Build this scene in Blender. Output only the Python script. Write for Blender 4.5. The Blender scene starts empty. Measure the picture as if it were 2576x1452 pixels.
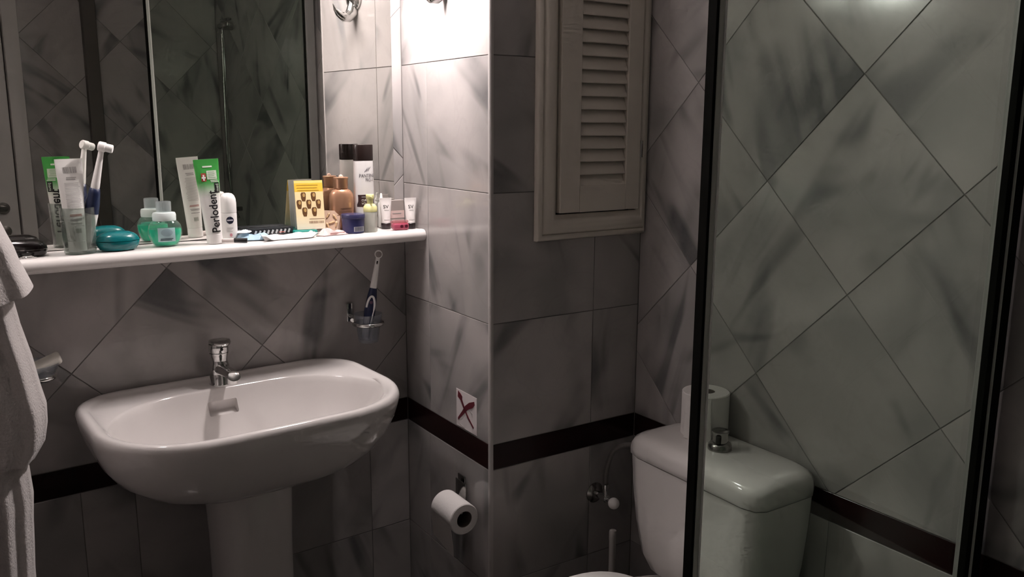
import bpy, bmesh, math, random
from mathutils import Matrix, Vector

random.seed(7)
scn = bpy.context.scene
col = scn.collection
R = math.radians

# ------------------------------------------------------------------ camera
F_PX = 2150.38
cam_d = bpy.data.cameras.new('camera')
cam_d.sensor_fit = 'HORIZONTAL'; cam_d.sensor_width = 36.0
cam_d.lens = F_PX / 2576.0 * 36.0
cam_d.clip_start = 0.02
cam = bpy.data.objects.new('camera', cam_d); col.objects.link(cam)
_r = Vector((0.8376433, -0.54619787, 0.00464599))
_u = Vector((0.09850323, 0.15941889, 0.98228445))
_f = Vector((0.53726233, 0.82234634, -0.18733841))
cam.matrix_world = Matrix(((_r.x, _u.x, -_f.x, -1.00288), (_r.y, _u.y, -_f.y, -2.06155),
                           (_r.z, _u.z, -_f.z, 1.45), (0, 0, 0, 1)))
scn.camera = cam

# ------------------------------------------------------------------ world, exposure
w = bpy.data.worlds.new('world'); scn.world = w; w.use_nodes = True
w.node_tree.nodes['Background'].inputs[0].default_value = (0, 0, 0, 1)
w.node_tree.nodes['Background'].inputs[1].default_value = 0.0
vs = scn.view_settings
vs.view_transform = 'Standard'; vs.look = 'None'; vs.gamma = 1.0; vs.exposure = -0.26
try: vs.use_curve_mapping = False
except Exception: pass
scn.cycles.use_denoising = True
scn.cycles.max_bounces = 8
scn.cycles.diffuse_bounces = 4
scn.cycles.glossy_bounces = 4
scn.cycles.use_adaptive_sampling = True
scn.cycles.adaptive_threshold = 0.12
scn.cycles.adaptive_min_samples = 12
scn.cycles.transparent_max_bounces = 24
scn.cycles.sample_clamp_indirect = 4.0
scn.cycles.blur_glossy = 0.3
LAMP_RIGHT = 310.0      # the sconce on the pillar
LAMP_LEFT = 92.0       # its twin on the opposite wall
LAMP_COL = (1.0, 0.905, 0.885)

# ------------------------------------------------------------------ layout
AL = 0.0635                       # the mirror wall is not quite square to the pillar
PP, QQ = 0.4364, 0.4465           # pillar depth and width
Z1, ZB1, ZB0 = 1.6006, 0.7082, 0.6447
T = 0.30
XL, YR, ZC = -1.10, -2.40, 2.40   # left wall, rear wall, ceiling
SHELF = 1.188
SEED = 3
tA = Vector((math.cos(AL), math.sin(AL), 0)); nA = Vector((math.sin(AL), -math.cos(AL), 0))
def Aw(u, ww, z): return tA * u + nA * ww + Vector((0, 0, z))
SD = 0.0154
tD = Vector((SD, -1, 0)).normalized(); nD = Vector((-1, -SD, 0)).normalized()
def Dw(s, out, z): return Vector((QQ, -PP, 0)) + tD * s + nD * out + Vector((0, 0, z))

# ------------------------------------------------------------------ materials
def newmat(name):
    m = bpy.data.materials.new(name); m.use_nodes = True
    return m, m.node_tree.nodes, m.node_tree.links, m.node_tree.nodes['Principled BSDF']
def pmat(name, c, rough=0.5, metal=0.0, spec=0.5, noise=0.0, nscale=40.0, bump=0.0, coat=0.0, sheen=0.0, trans=0.0):
    m, N, L, b = newmat(name)
    b.inputs['Base Color'].default_value = (*c, 1)
    b.inputs['Roughness'].default_value = rough
    b.inputs['Metallic'].default_value = metal
    b.inputs['Specular IOR Level'].default_value = spec
    b.inputs['Coat Weight'].default_value = coat
    b.inputs['Sheen Weight'].default_value = sheen
    b.inputs['Transmission Weight'].default_value = trans
    tc = N.new('ShaderNodeTexCoord'); nz = N.new('ShaderNodeTexNoise')
    nz.inputs['Scale'].default_value = nscale; nz.inputs['Detail'].default_value = 4
    L.new(tc.outputs['Object'], nz.inputs['Vector'])
    k = max(noise, 0.02)
    mx = N.new('ShaderNodeMix'); mx.data_type = 'RGBA'
    mx.inputs['A'].default_value = (*[min(1, x * (1 + k)) for x in c], 1)
    mx.inputs['B'].default_value = (*[x * (1 - k) for x in c], 1)
    L.new(nz.outputs['Fac'], mx.inputs['Factor']); L.new(mx.outputs['Result'], b.inputs['Base Color'])
    if bump:
        bp = N.new('ShaderNodeBump'); bp.inputs['Strength'].default_value = bump; bp.inputs['Distance'].default_value = 0.002
        L.new(nz.outputs['Fac'], bp.inputs['Height']); L.new(bp.outputs['Normal'], b.inputs['Normal'])
    return m
def glassmat(name, tint, refl=1.0, rough=0.0, haze=0.0, hazecol=(0.8, 0.8, 0.8)):
    m, N, L, b = newmat(name)
    N.remove(b)
    out = [n for n in N if n.type == 'OUTPUT_MATERIAL'][0]
    tr = N.new('ShaderNodeBsdfTransparent'); tr.inputs[0].default_value = (*tint, 1)
    gl = N.new('ShaderNodeBsdfGlossy'); gl.inputs['Roughness'].default_value = rough
    gl.inputs['Color'].default_value = (refl, refl, refl, 1)
    fr = N.new('ShaderNodeFresnel'); ge = N.new('ShaderNodeNewGeometry')      # thin pane: same reflectance from both faces
    ir = N.new('ShaderNodeMapRange'); ir.inputs['To Min'].default_value = 1.45; ir.inputs['To Max'].default_value = 1 / 1.45
    L.new(ge.outputs['Backfacing'], ir.inputs['Value']); L.new(ir.outputs[0], fr.inputs['IOR'])
    mx = N.new('ShaderNodeMixShader')
    L.new(fr.outputs[0], mx.inputs[0])
    base = tr.outputs[0]
    if haze:
        df = N.new('ShaderNodeBsdfDiffuse'); df.inputs[0].default_value = (*hazecol, 1)
        tl = N.new('ShaderNodeBsdfTranslucent'); tl.inputs[0].default_value = (*hazecol, 1)
        m0 = N.new('ShaderNodeMixShader'); m0.inputs[0].default_value = 0.45
        L.new(df.outputs[0], m0.inputs[1]); L.new(tl.outputs[0], m0.inputs[2])
        mh = N.new('ShaderNodeMixShader'); mh.inputs[0].default_value = haze
        L.new(base, mh.inputs[1]); L.new(m0.outputs[0], mh.inputs[2]); base = mh.outputs[0]
    L.new(base, mx.inputs[1]); L.new(gl.outputs[0], mx.inputs[2]); L.new(mx.outputs[0], out.inputs[0])
    return m

def marble(name, light, mid, dark, rough=0.16, streak=1.0):
    m, N, L, b = newmat(name)
    def nd(t, **k):
        n = N.new(t)
        for a, v in k.items(): setattr(n, a, v)
        return n
    def val(op, a, bb=None):
        n = nd('ShaderNodeMath', operation=op)
        for i, x in enumerate((a, bb)):
            if x is None: continue
            if isinstance(x, (int, float)): n.inputs[i].default_value = x
            else: L.new(x, n.inputs[i])
        return n.outputs[0]
    tc = nd('ShaderNodeTexCoord'); oi = nd('ShaderNodeObjectInfo')
    rnd = val('FRACT', val('MULTIPLY', oi.outputs['Object Index'], 0.618034))      # every tile is cut from another block
    ang = val('ADD', val('MULTIPLY', rnd, 2.2), 0.25)
    rot = nd('ShaderNodeVectorRotate', rotation_type='Z_AXIS')
    L.new(tc.outputs['Object'], rot.inputs['Vector']); L.new(ang, rot.inputs['Angle'])
    off = nd('ShaderNodeCombineXYZ')
    L.new(val('MULTIPLY', rnd, 91.0), off.inputs[0]); L.new(val('MULTIPLY', rnd, 57.0), off.inputs[1]); L.new(val('MULTIPLY', rnd, 33.0), off.inputs[2])
    add = nd('ShaderNodeVectorMath', operation='ADD'); L.new(rot.outputs[0], add.inputs[0]); L.new(off.outputs[0], add.inputs[1])
    mp = nd('ShaderNodeMapping'); mp.inputs['Scale'].default_value = (1.9, 9.0, 4.0)
    L.new(add.outputs[0], mp.inputs[0])
    def noise(vec, sc, det, dist, ro=0.5):
        n = nd('ShaderNodeTexNoise'); n.inputs['Scale'].default_value = sc; n.inputs['Detail'].default_value = det
        n.inputs['Distortion'].default_value = dist; n.inputs['Roughness'].default_value = ro
        L.new(vec, n.inputs['Vector']); return n.outputs['Fac']
    def ramp(x, a, bb):
        n = nd('ShaderNodeMapRange', interpolation_type='SMOOTHSTEP'); n.inputs['From Min'].default_value = a; n.inputs['From Max'].default_value = bb
        L.new(x, n.inputs['Value']); return n.outputs[0]
    n1 = noise(mp.outputs[0], 1.0, 2.0, 0.8)
    n2 = noise(add.outputs[0], 4.0, 2.0, 0.4)
    n3 = noise(add.outputs[0], 2.6, 3.0, 1.6, 0.6)
    n4 = noise(add.outputs[0], 120.0, 1.0, 0.0)
    rot2 = nd('ShaderNodeVectorRotate', rotation_type='Z_AXIS'); rot2.inputs['Angle'].default_value = 0.85
    L.new(add.outputs[0], rot2.inputs['Vector'])
    mp2 = nd('ShaderNodeMapping'); mp2.inputs['Scale'].default_value = (2.4, 9.0, 4.0); L.new(rot2.outputs[0], mp2.inputs[0])
    n5 = noise(mp2.outputs[0], 1.0, 1.5, 0.5)
    st = val('MULTIPLY', val('ADD', val('MULTIPLY', ramp(n1, 0.50, 0.70), ramp(n2, 0.32, 0.58)), val('MULTIPLY', val('MULTIPLY', ramp(n5, 0.55, 0.74), ramp(n2, 0.42, 0.64)), 0.8)), streak * 0.82)
    cl = ramp(n2, 0.36, 0.72)
    vein = val('SUBTRACT', 1.0, ramp(val('ABSOLUTE', val('SUBTRACT', n3, 0.5)), 0.0, 0.022))
    def mix(f, a, bb):
        n = nd('ShaderNodeMix', data_type='RGBA')
        if isinstance(f, float): n.inputs['Factor'].default_value = f
        else: L.new(f, n.inputs['Factor'])
        for k_, x in (('A', a), ('B', bb)):
            if isinstance(x, tuple): n.inputs[k_].default_value = (*x, 1)
            else: L.new(x, n.inputs[k_])
        return n.outputs['Result']
    c = mix(cl, light, mid)
    c = mix(st, c, dark)
    c = mix(val('MULTIPLY', vein, 0.05), c, dark)
    c = mix(val('MULTIPLY', n4, 0.16), c, mid)
    hs = nd('ShaderNodeHueSaturation'); L.new(c, hs.inputs['Color'])
    L.new(val('ADD', val('MULTIPLY', rnd, 0.16), 0.92), hs.inputs['Value'])
    L.new(hs.outputs[0], b.inputs['Base Color'])
    b.inputs['Roughness'].default_value = rough
    return m

MARBLE = marble('marble', (0.42, 0.39, 0.38), (0.30, 0.285, 0.28), (0.085, 0.087, 0.09), rough=0.13)
BAND = marble('dark_marble', (0.018, 0.006, 0.006), (0.014, 0.005, 0.005), (0.006, 0.003, 0.003), rough=0.22)
BAND.node_tree.nodes['Principled BSDF'].inputs['Specular IOR Level'].default_value = 0.22
GROUT = pmat('grout', (0.17, 0.158, 0.152), 0.9)
CERAMIC = pmat('ceramic', (0.64, 0.61, 0.595), 0.12, coat=0.3)
SHELFW = pmat('shelf_white', (0.74, 0.71, 0.69), 0.3)
CHROME = pmat('chrome', (0.62, 0.62, 0.61), 0.07, 1.0)
CHROME_D = pmat('dull_chrome', (0.34, 0.33, 0.32), 0.22, 1.0)
PAINT = pmat('cream_paint', (0.68, 0.62, 0.55), 0.42, noise=0.03, nscale=30)
DARK = pmat('dark_gap', (0.02, 0.018, 0.016), 0.8)
PLASTER = pmat('plaster', (0.42, 0.41, 0.40), 0.9)
FLOORM = marble('floor_marble', (0.07, 0.06, 0.055), (0.05, 0.045, 0.04), (0.02, 0.02, 0.02))
DOORW = pmat('door_white', (0.60, 0.575, 0.55), 0.4)
RUBBER = pmat('black_rubber', (0.005, 0.005, 0.004), 0.8, spec=0.08)
ALU = pmat('dark_aluminium', (0.50, 0.53, 0.48), 0.4, 0.0)
JAMB = pmat('jamb_brown', (0.10, 0.088, 0.075), 0.5)
ALU_L = pmat('bright_aluminium', (0.88, 0.90, 0.86), 0.3, 0.0)
PANE = glassmat('shower_glass', (0.893, 0.956, 0.908))
CLEAR = glassmat('clear_glass', (0.90, 0.92, 0.91))
SMOKE = glassmat('smoky_glass', (0.74, 0.77, 0.75), haze=0.06, hazecol=(0.6, 0.62, 0.6))
FROST = glassmat('frosted_glass', (0.80, 0.82, 0.84), haze=0.14, hazecol=(0.66, 0.68, 0.75))
PAPER = pmat('tissue', (0.68, 0.65, 0.635), 0.95, bump=0.25, nscale=160)
TOWEL = pmat('terry', (0.62, 0.575, 0.56), 1.0, noise=0.10, nscale=260, bump=1.0, sheen=0.4)
WHITE = pmat('white_plastic', (0.84, 0.82, 0.80), 0.35)
MIRROR = pmat('silvered_glass', (0.83, 0.83, 0.80), 0.0, 1.0)
MIRROR.node_tree.nodes['Principled BSDF'].inputs['Roughness'].default_value = 0.0
def emis(name, c, s):
    m, N, L, b = newmat(name)
    b.inputs['Base Color'].default_value = (0.9, 0.9, 0.88, 1)
    b.inputs['Emission Color'].default_value = (*c, 1); b.inputs['Emission Strength'].default_value = s
    return m

# ------------------------------------------------------------------ geometry helpers: g = (verts, faces)
def cat(*gs):
    V, Fc = [], []
    for v, f in gs:
        o = len(V); V += [tuple(p) for p in v]; Fc += [tuple(i + o for i in q) for q in f]
    return V, Fc
def xf(g, M): return [tuple(M @ Vector(p)) for p in g[0]], g[1]
def mv(g, x=0, y=0, z=0): return [(p[0] + x, p[1] + y, p[2] + z) for p in g[0]], g[1]
def rotg(g, ax, deg): return xf(g, Matrix.Rotation(R(deg), 4, ax))
def bm_geo(bm):
    bm.verts.index_update()
    g = [tuple(v.co) for v in bm.verts], [tuple(v.index for v in f.verts) for f in bm.faces]
    bm.free(); return g
def box(sx, sy, sz, c=(0, 0, 0), bev=0.0, seg=2):
    bm = bmesh.new(); bmesh.ops.create_cube(bm, size=1)
    bmesh.ops.scale(bm, vec=(sx, sy, sz), verts=bm.verts)
    if bev: bmesh.ops.bevel(bm, geom=bm.edges[:], offset=bev, segments=seg, affect='EDGES', profile=0.5)
    bmesh.ops.translate(bm, vec=c, verts=bm.verts)
    return bm_geo(bm)
def loft(rings, c0=True, c1=True, closed=True):
    n = len(rings[0]); V = [tuple(p) for r in rings for p in r]; Fc = []
    for i in range(len(rings) - 1):
        for j in range(n if closed else n - 1):
            k = (j + 1) % n
            Fc.append((i * n + j, i * n + k, (i + 1) * n + k, (i + 1) * n + j))
    if c0: Fc.append(tuple(range(n))[::-1])
    if c1: Fc.append(tuple((len(rings) - 1) * n + j for j in range(n)))
    return V, Fc
def circ(r, z, n=28, sy=1.0): return [(r * math.cos(2 * math.pi * i / n), r * sy * math.sin(2 * math.pi * i / n), z) for i in range(n)]
def lathe(prof, n=28, sy=1.0, c0=True, c1=True): return loft([circ(max(r, 1e-5), z, n, sy) for r, z in prof], c0, c1)
def sweep(pts, rad, n=10, flat=1.0):
    pts = [Vector(p) for p in pts]; rings = []; up = Vector((0, 0, 1)); prev = None
    for i, p in enumerate(pts):
        t = (pts[min(i + 1, len(pts) - 1)] - pts[max(i - 1, 0)]).normalized()
        a = prev if prev is not None else (up if abs(t.z) < 0.9 else Vector((1, 0, 0)))
        s = t.cross(a).normalized(); b = s.cross(t).normalized(); prev = b
        r = rad[i] if isinstance(rad, (list, tuple)) else rad
        rings.append([tuple(p + (s * math.cos(2 * math.pi * k / n) * r + b * math.sin(2 * math.pi * k / n) * r * flat)) for k in range(n)])
    return loft(rings)
def bez(P, n=16):
    out = []
    for i in range(n + 1):
        t = i / n; q = [Vector(p) for p in P]
        while len(q) > 1: q = [q[j].lerp(q[j + 1], t) for j in range(len(q) - 1)]
        out.append(q[0])
    return out
def prism(poly, y0, y1):           # polygon in x,z ; extruded along y
    n = len(poly); V = [(x, y0, z) for x, z in poly] + [(x, y1, z) for x, z in poly]
    return V, [tuple(range(n)), tuple(range(2 * n - 1, n - 1, -1))] + [(i, i + n, (i + 1) % n + n, (i + 1) % n) for i in range(n)]
def torus(R0, r, n=32, m=10, flat=1.0):
    V, Fc = [], []
    for i in range(n):
        a = 2 * math.pi * i / n
        for j in range(m):
            b = 2 * math.pi * j / m; rr = R0 + r * math.cos(b)
            V.append((rr * math.cos(a), rr * math.sin(a), r * flat * math.sin(b)))
    for i in range(n):
        for j in range(m):
            Fc.append((i * m + j, ((i + 1) % n) * m + j, ((i + 1) % n) * m + (j + 1) % m, i * m + (j + 1) % m))
    return V, Fc
def mk(name, g, mat, parent=None, loc=None, smooth=35, mw=None):
    me = bpy.data.meshes.new(name); me.from_pydata([tuple(p) for p in g[0]], [], g[1])
    bm = bmesh.new(); bm.from_mesh(me); bmesh.ops.recalc_face_normals(bm, faces=bm.faces); bm.to_mesh(me); bm.free()
    me.materials.append(mat)
    if smooth:
        me.polygons.foreach_set('use_smooth', [True] * len(me.polygons))
        me.set_sharp_from_angle(angle=R(smooth))
    me.update()
    o = bpy.data.objects.new(name, me); col.objects.link(o)
    if parent is not None: o.parent = parent
    if mw is not None: o.matrix_basis = mw
    elif loc is not None: o.location = loc
    return o
def tag(o, label, cat_, group=None):
    o['label'] = label; o['category'] = cat_
    if group: o['group'] = group
    return o
def thing(name, label, cat_, loc, rz=0.0, group=None):
    o = bpy.data.objects.new(name, None); col.objects.link(o); o.location = loc; o.rotation_euler = (0, 0, rz)
    o.empty_display_size = 0.05
    return tag(o, label, cat_, group)
def struct(name, g, mat, label, cat_, smooth=0):
    o = mk(name, g, mat, smooth=smooth); o['kind'] = 'structure'
    return tag(o, label, cat_)
def onA(name, label, cat_, u, ww, z, deg=0.0, group=None): return thing(name, label, cat_, Aw(u, ww, z), AL + R(deg), group)

def text_geo(s, width=None, height=None, bold=0.0):
    cu = bpy.data.curves.new('lettering', 'FONT'); cu.body = s; cu.resolution_u = 3; cu.offset = bold
    ob = bpy.data.objects.new('lettering', cu); col.objects.link(ob)
    dg = bpy.context.evaluated_depsgraph_get(); dg.update()
    me = bpy.data.meshes.new_from_object(ob.evaluated_get(dg))
    V = [(v.co.x, v.co.y) for v in me.vertices]; Fc = [tuple(p.vertices) for p in me.polygons]
    bpy.data.objects.remove(ob); bpy.data.curves.remove(cu); bpy.data.meshes.remove(me)
    x0, x1 = min(v[0] for v in V), max(v[0] for v in V); y0, y1 = min(v[1] for v in V), max(v[1] for v in V)
    sx = (width / (x1 - x0)) if width else None; sy = (height / (y1 - y0)) if height else sx
    if sx is None: sx = sy
    V = [((v[0] - (x0 + x1) / 2) * sx, (v[1] - (y0 + y1) / 2) * sy) for v in V]
    bm = bmesh.new(); bv = [bm.verts.new((x, y, 0)) for x, y in V]
    for f in Fc:
        try: bm.faces.new([bv[i] for i in f])
        except ValueError: pass
    lim = max(0.0014, (y1 - y0) * sy * 0.16)
    for _ in range(3):                       # fine enough to follow a curved bottle
        bmesh.ops.triangulate(bm, faces=bm.faces[:])
        ed = [e for e in bm.edges if e.calc_length() > lim]
        if not ed: break
        bmesh.ops.subdivide_edges(bm, edges=ed, cuts=1)
    g = bm_geo(bm)
    return [(p[0], p[1]) for p in g[0]], g[1]
def rect2(x0, x1, z0, z1, n=6, m=3):
    V = [(x0 + (x1 - x0) * i / n, z0 + (z1 - z0) * j / m) for j in range(m + 1) for i in range(n + 1)]
    return V, [(j * (n + 1) + i, j * (n + 1) + i + 1, (j + 1) * (n + 1) + i + 1, (j + 1) * (n + 1) + i) for j in range(m) for i in range(n)]
def cat2(*gs): return cat(*[([(v[0], v[1], 0) for v in g[0]], g[1]) for g in gs])
def disc2(cx, cz, rx, rz, n=20):
    V = [(cx, cz)]; Fc = []
    for k in (1, 2, 3): V += [(cx + rx * k / 3 * math.cos(2 * math.pi * i / n), cz + rz * k / 3 * math.sin(2 * math.pi * i / n)) for i in range(n)]
    for i in range(n):
        j = (i + 1) % n; Fc.append((0, 1 + i, 1 + j))
        for k in (0, 1): Fc.append((1 + k * n + i, 1 + (k + 1) * n + i, 1 + (k + 1) * n + j, 1 + k * n + j))
    return V, Fc
def wrap(g2, fn): return [fn(v[0], v[1]) for v in g2[0]], g2[1]
def bars2(x0, x1, zs, h, jitter=0.0, seed=1):
    rr = random.Random(seed); gs = []
    for z in zs:
        e = x1 - rr.random() * jitter
        gs.append(rect2(x0 + (rr.random() * jitter * 0.3), e, z - h / 2, z + h / 2, 5, 1))
    v = cat2(*gs); return [(p[0], p[1]) for p in v[0]], v[1]
def barcode2(x0, x1, z0, z1, n=14, seed=3):
    rr = random.Random(seed); gs = []; x = x0; st = (x1 - x0) / n
    for i in range(n):
        gs.append(rect2(x, x + st * (0.35 + 0.4 * rr.random()), z0, z1, 1, 1)); x += st
    v = cat2(*gs); return [(p[0], p[1]) for p in v[0]], v[1]

# ------------------------------------------------------------------ tiles
def clip_poly(poly, a0, a1, z0, z1):
    def cl(P, inside, inter):
        out = []
        for i in range(len(P)):
            p, q = P[i - 1], P[i]
            if inside(q):
                if not inside(p): out.append(inter(p, q))
                out.append(q)
            elif inside(p): out.append(inter(p, q))
        return out
    def cut(P, k, v, sgn):
        def it(p, q):
            t = (v - p[k]) / (q[k] - p[k]); return (p[0] + (q[0] - p[0]) * t, p[1] + (q[1] - p[1]) * t)
        return cl(P, lambda p: sgn * (p[k] - v) >= -1e-9, it) if P else P
    for k, v, s in ((0, a0, 1), (0, a1, -1), (1, z0, 1), (1, z1, -1)): poly = cut(poly, k, v, s)
    return poly
def inset(poly, d):
    n = len(poly); out = []
    ar = sum(poly[i][0] * poly[(i + 1) % n][1] - poly[(i + 1) % n][0] * poly[i][1] for i in range(n))
    if ar < 0: poly = poly[::-1]
    L = []
    for i in range(n):
        p, q = Vector(poly[i]), Vector(poly[(i + 1) % n]); t = (q - p)
        if t.length < 1e-6: continue
        t.normalize(); nn = Vector((-t.y, t.x)); L.append((p + nn * d, t))
    for i in range(len(L)):
        (p, t), (q, s) = L[i - 1], L[i]
        den = t.x * s.y - t.y * s.x
        if abs(den) < 1e-6: out.append(tuple(q)); continue
        k = ((q.x - p.x) * s.y - (q.y - p.y) * s.x) / den; out.append(tuple(p + t * k))
    return out
GAP = 0.0017
TILE_NO = [SEED]
def tile(parent, poly, org, ds, dn, mat, name='marble_tile'):
    a = inset(poly, GAP / 2)
    if len(a) < 3: return
    ar = abs(sum(a[i][0] * a[(i + 1) % len(a)][1] - a[(i + 1) % len(a)][0] * a[i][1] for i in range(len(a)))) / 2
    if ar < 0.0004: return
    cx = sum(p[0] for p in a) / len(a); cz = sum(p[1] for p in a) / len(a)
    b = inset(a, 0.0007); n = len(a)
    if len(b) != n: b = a
    rings = [[(p[0] - cx, p[1] - cz, -0.006) for p in a], [(p[0] - cx, p[1] - cz, -0.0007) for p in a], [(p[0] - cx, p[1] - cz, 0) for p in b]]
    up = Vector((0, 0, 1)); o = org + ds * cx + up * cz
    M = Matrix(((ds.x, up.x, dn.x, o.x), (ds.y, up.y, dn.y, o.y), (ds.z, up.z, dn.z, o.z), (0, 0, 0, 1)))
    t_ = mk(name, loft(rings, False, True), mat, parent, smooth=0, mw=M)
    TILE_NO[0] += 1; t_.pass_index = TILE_NO[0]
def diamonds(parent, org, ds, dn, a0, a1, z0, z1, c, mat=None):
    h = T / math.sqrt(2)
    for i in range(-16, 17):
        for j in range(-16, 17):
            if (i + j) % 2: continue
            x, z = c[0] + i * h, c[1] + (j + 1) * h     # tile centres sit half a diagonal from crossings
            if x < a0 - h or x > a1 + h or z < z0 - h or z > z1 + h: continue
            p = clip_poly([(x + h, z), (x, z + h), (x - h, z), (x, z - h)], a0, a1, z0, z1)
            if len(p) >= 3: tile(parent, p, org, ds, dn, mat or MARBLE)
def grid(parent, org, ds, dn, xs, zs, mat=None, name='marble_tile'):
    for i in range(len(xs) - 1):
        for j in range(len(zs) - 1):
            tile(parent, [(xs[i], zs[j]), (xs[i + 1], zs[j]), (xs[i + 1], zs[j + 1]), (xs[i], zs[j + 1])], org, ds, dn, mat or MARBLE, name)
def steps(a, b, st):
    out = [a]
    while out[-1] + st < b - 0.02: out.append(out[-1] + st)
    return out + [b]
LOWZ = [0.0, 0.0447, 0.3447, ZB0]
def slab(p0, p1, n, th, z0, z1):       # a wall behind the line p0-p1, thickness away from the room
    q0, q1 = p0 - n * th, p1 - n * th
    V = [(p.x, p.y, z) for z in (z0, z1) for p in (p0, p1, q1, q0)]
    return V, [(0, 1, 2, 3), (7, 6, 5, 4), (0, 1, 5, 4), (1, 2, 6, 5), (2, 3, 7, 6), (3, 0, 4, 7)]
X3 = Vector((1, 0, 0)); Y3 = Vector((0, 1, 0)); O3 = Vector((0, 0, 0))
GR = 0.0014
UL = XL / math.cos(AL)

# mirror wall
wf = struct('wall_front', slab(Aw(UL - 0.01, -GR, 0), Aw(0.12, -GR, 0), nA, 0.08, 0, ZC), GROUT, 'grey marble wall behind the mirror, shelf and washbasin', 'wall')
diamonds(wf, O3, tA, nA, UL, 0.0, ZB1, ZC, (-0.1915, 1.1301))
grid(wf, O3, tA, nA, [UL, UL + T * 0.9, -0.72, -0.42, -0.12, 0.0], LOWZ)
grid(wf, O3, tA, nA, [UL, 0.0], [ZB0, ZB1], BAND, 'border_band')
# pillar
pil = struct('wall_pillar', box(QQ + 0.1 - GR, PP + 0.1 - GR, ZC, ((QQ + 0.1 + GR) / 2, (0.1 - PP + GR) / 2, ZC / 2)), GROUT, 'projecting marble pillar beside the mirror carrying the louvered cabinet', 'pillar')
zs_up = [ZB1, Z1 - 2 * T, Z1 - T, Z1, Z1 + T, Z1 + 2 * T, ZC]
grid(pil, O3, -Y3, -X3, [0, PP - T, PP - 0.006], zs_up)
grid(pil, O3, -Y3, -X3, [0, PP - T * 1.03, PP - 0.006], LOWZ)
grid(pil, O3, -Y3, -X3, [0, PP - 0.006], [ZB0, ZB1], BAND, 'border_band')
OC = Vector((0, -PP, 0))
grid(pil, OC, X3, -Y3, [0.006, T, QQ], zs_up)
grid(pil, OC, X3, -Y3, [0.006, T, QQ], LOWZ)
grid(pil, OC, X3, -Y3, [0.006, QQ], [ZB0, ZB1], BAND, 'border_band')
# right wall
LD = (-PP - YR) / abs(tD.y)
wr = struct('wall_right', slab(Dw(-0.05, -GR, 0), Dw(LD + 0.05, -GR, 0), nD, 0.08, 0, ZC), GROUT, 'grey marble wall behind the toilet and shower', 'wall')
OD = Vector((QQ, -PP, 0))
diamonds(wr, OD, tD, nD, 0.0, LD, ZB1, ZC, (1.0379 - PP, 1.5485))
grid(wr, OD, tD, nD, steps(0.0, LD, T), LOWZ)
grid(wr, OD, tD, nD, [0.0, LD], [ZB0, ZB1], BAND, 'border_band')
# left wall, rear wall
wl = struct('wall_left', slab(Vector((XL - GR, YR - 0.08, 0)), Vector((XL - GR, 0.02, 0)), X3, 0.08, 0, ZC), GROUT, 'grey marble wall beside the washbasin where the towel hangs', 'wall')
OL = Vector((XL, YR, 0))
diamonds(wl, OL, Y3, X3, 0.0, 2.33, ZB1, ZC, (0.2, 1.13))
grid(wl, OL, Y3, X3, steps(0.0, 2.33, T), LOWZ)
grid(wl, OL, Y3, X3, [0.0, 2.33], [ZB0, ZB1], BAND, 'border_band')
wb = struct('wall_rear', slab(Vector((XL - 0.08, YR - GR, 0)), Vector((QQ + 0.2, YR - GR, 0)), Y3, 0.08, 0, ZC), GROUT, 'grey marble rear wall seen only in the mirror', 'wall')
OB = Vector((0, YR, 0))
diamonds(wb, OB, X3, Y3, -0.40, QQ + 0.03, ZB1, ZC, (0.02, 1.40))
grid(wb, OB, X3, Y3, [-0.40, -0.1, 0.2, QQ + 0.03], LOWZ)
grid(wb, OB, X3, Y3, [-0.40, QQ + 0.03], [ZB0, ZB1], BAND, 'border_band')
struct('floor', box(2.2, 3.0, 0.08, (-0.3, -1.15, -0.04)), FLOORM, 'dark stone bathroom floor', 'floor')
struct('ceiling', box(2.2, 3.0, 0.08, (-0.3, -1.15, ZC + 0.04)), PLASTER, 'plain plaster bathroom ceiling', 'ceiling')
# rounded corner strip of the pillar
ct = [(0.007, 0.0)] + [(0.007 - 0.0085 * math.sin(a), -0.0 + 0.007 - 0.0085 * math.cos(a)) for a in [R(x) for x in range(0, 91, 15)]] + [(0.0, 0.007)]
tr = struct('trim_1', mv(loft([[(x, y, z) for x, y in [(0.0075, -0.0012), (0.004, -0.0012), (0.0015, -0.0008), (-0.0004, 0.0012), (-0.0012, 0.004), (-0.0012, 0.0075), (0.0075, 0.0075)]] for z in (0.0, ZC)]), 0, -PP, 0),
            pmat('corner_strip', (0.46, 0.43, 0.42), 0.35), 'pale rounded strip along the pillar corner', 'trim', smooth=60)
# white door in the rear wall
dr = struct('door_1', box(0.66, 0.04, 2.05, (-0.80, YR + 0.012, 1.025), 0.004), DOORW, 'white door with dark handle, reflected at the mirror edge', 'door')
mk('door_handle', cat(sweep([(-0.53, YR + 0.03, 1.085), (-0.53, YR + 0.075, 1.085), (-0.55, YR + 0.085, 1.085), (-0.66, YR + 0.085, 1.08)], 0.011),
   mv(rotg(lathe([(0.026, 0), (0.026, 0.008)]), 'X', -90), -0.53, YR + 0.032, 1.085)), CHROME_D, dr)
mk('lock', mv(rotg(lathe([(0.024, 0), (0.024, 0.008), (0.012, 0.01)]), 'X', -90), -0.53, YR + 0.032, 0.985), CHROME_D, dr)
mk('door_frame', cat(box(0.06, 0.06, 2.1, (-0.435, YR + 0.02, 1.05), 0.004), box(0.72, 0.06, 0.06, (-0.76, YR + 0.02, 2.08), 0.004)), DOORW, dr)

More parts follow.
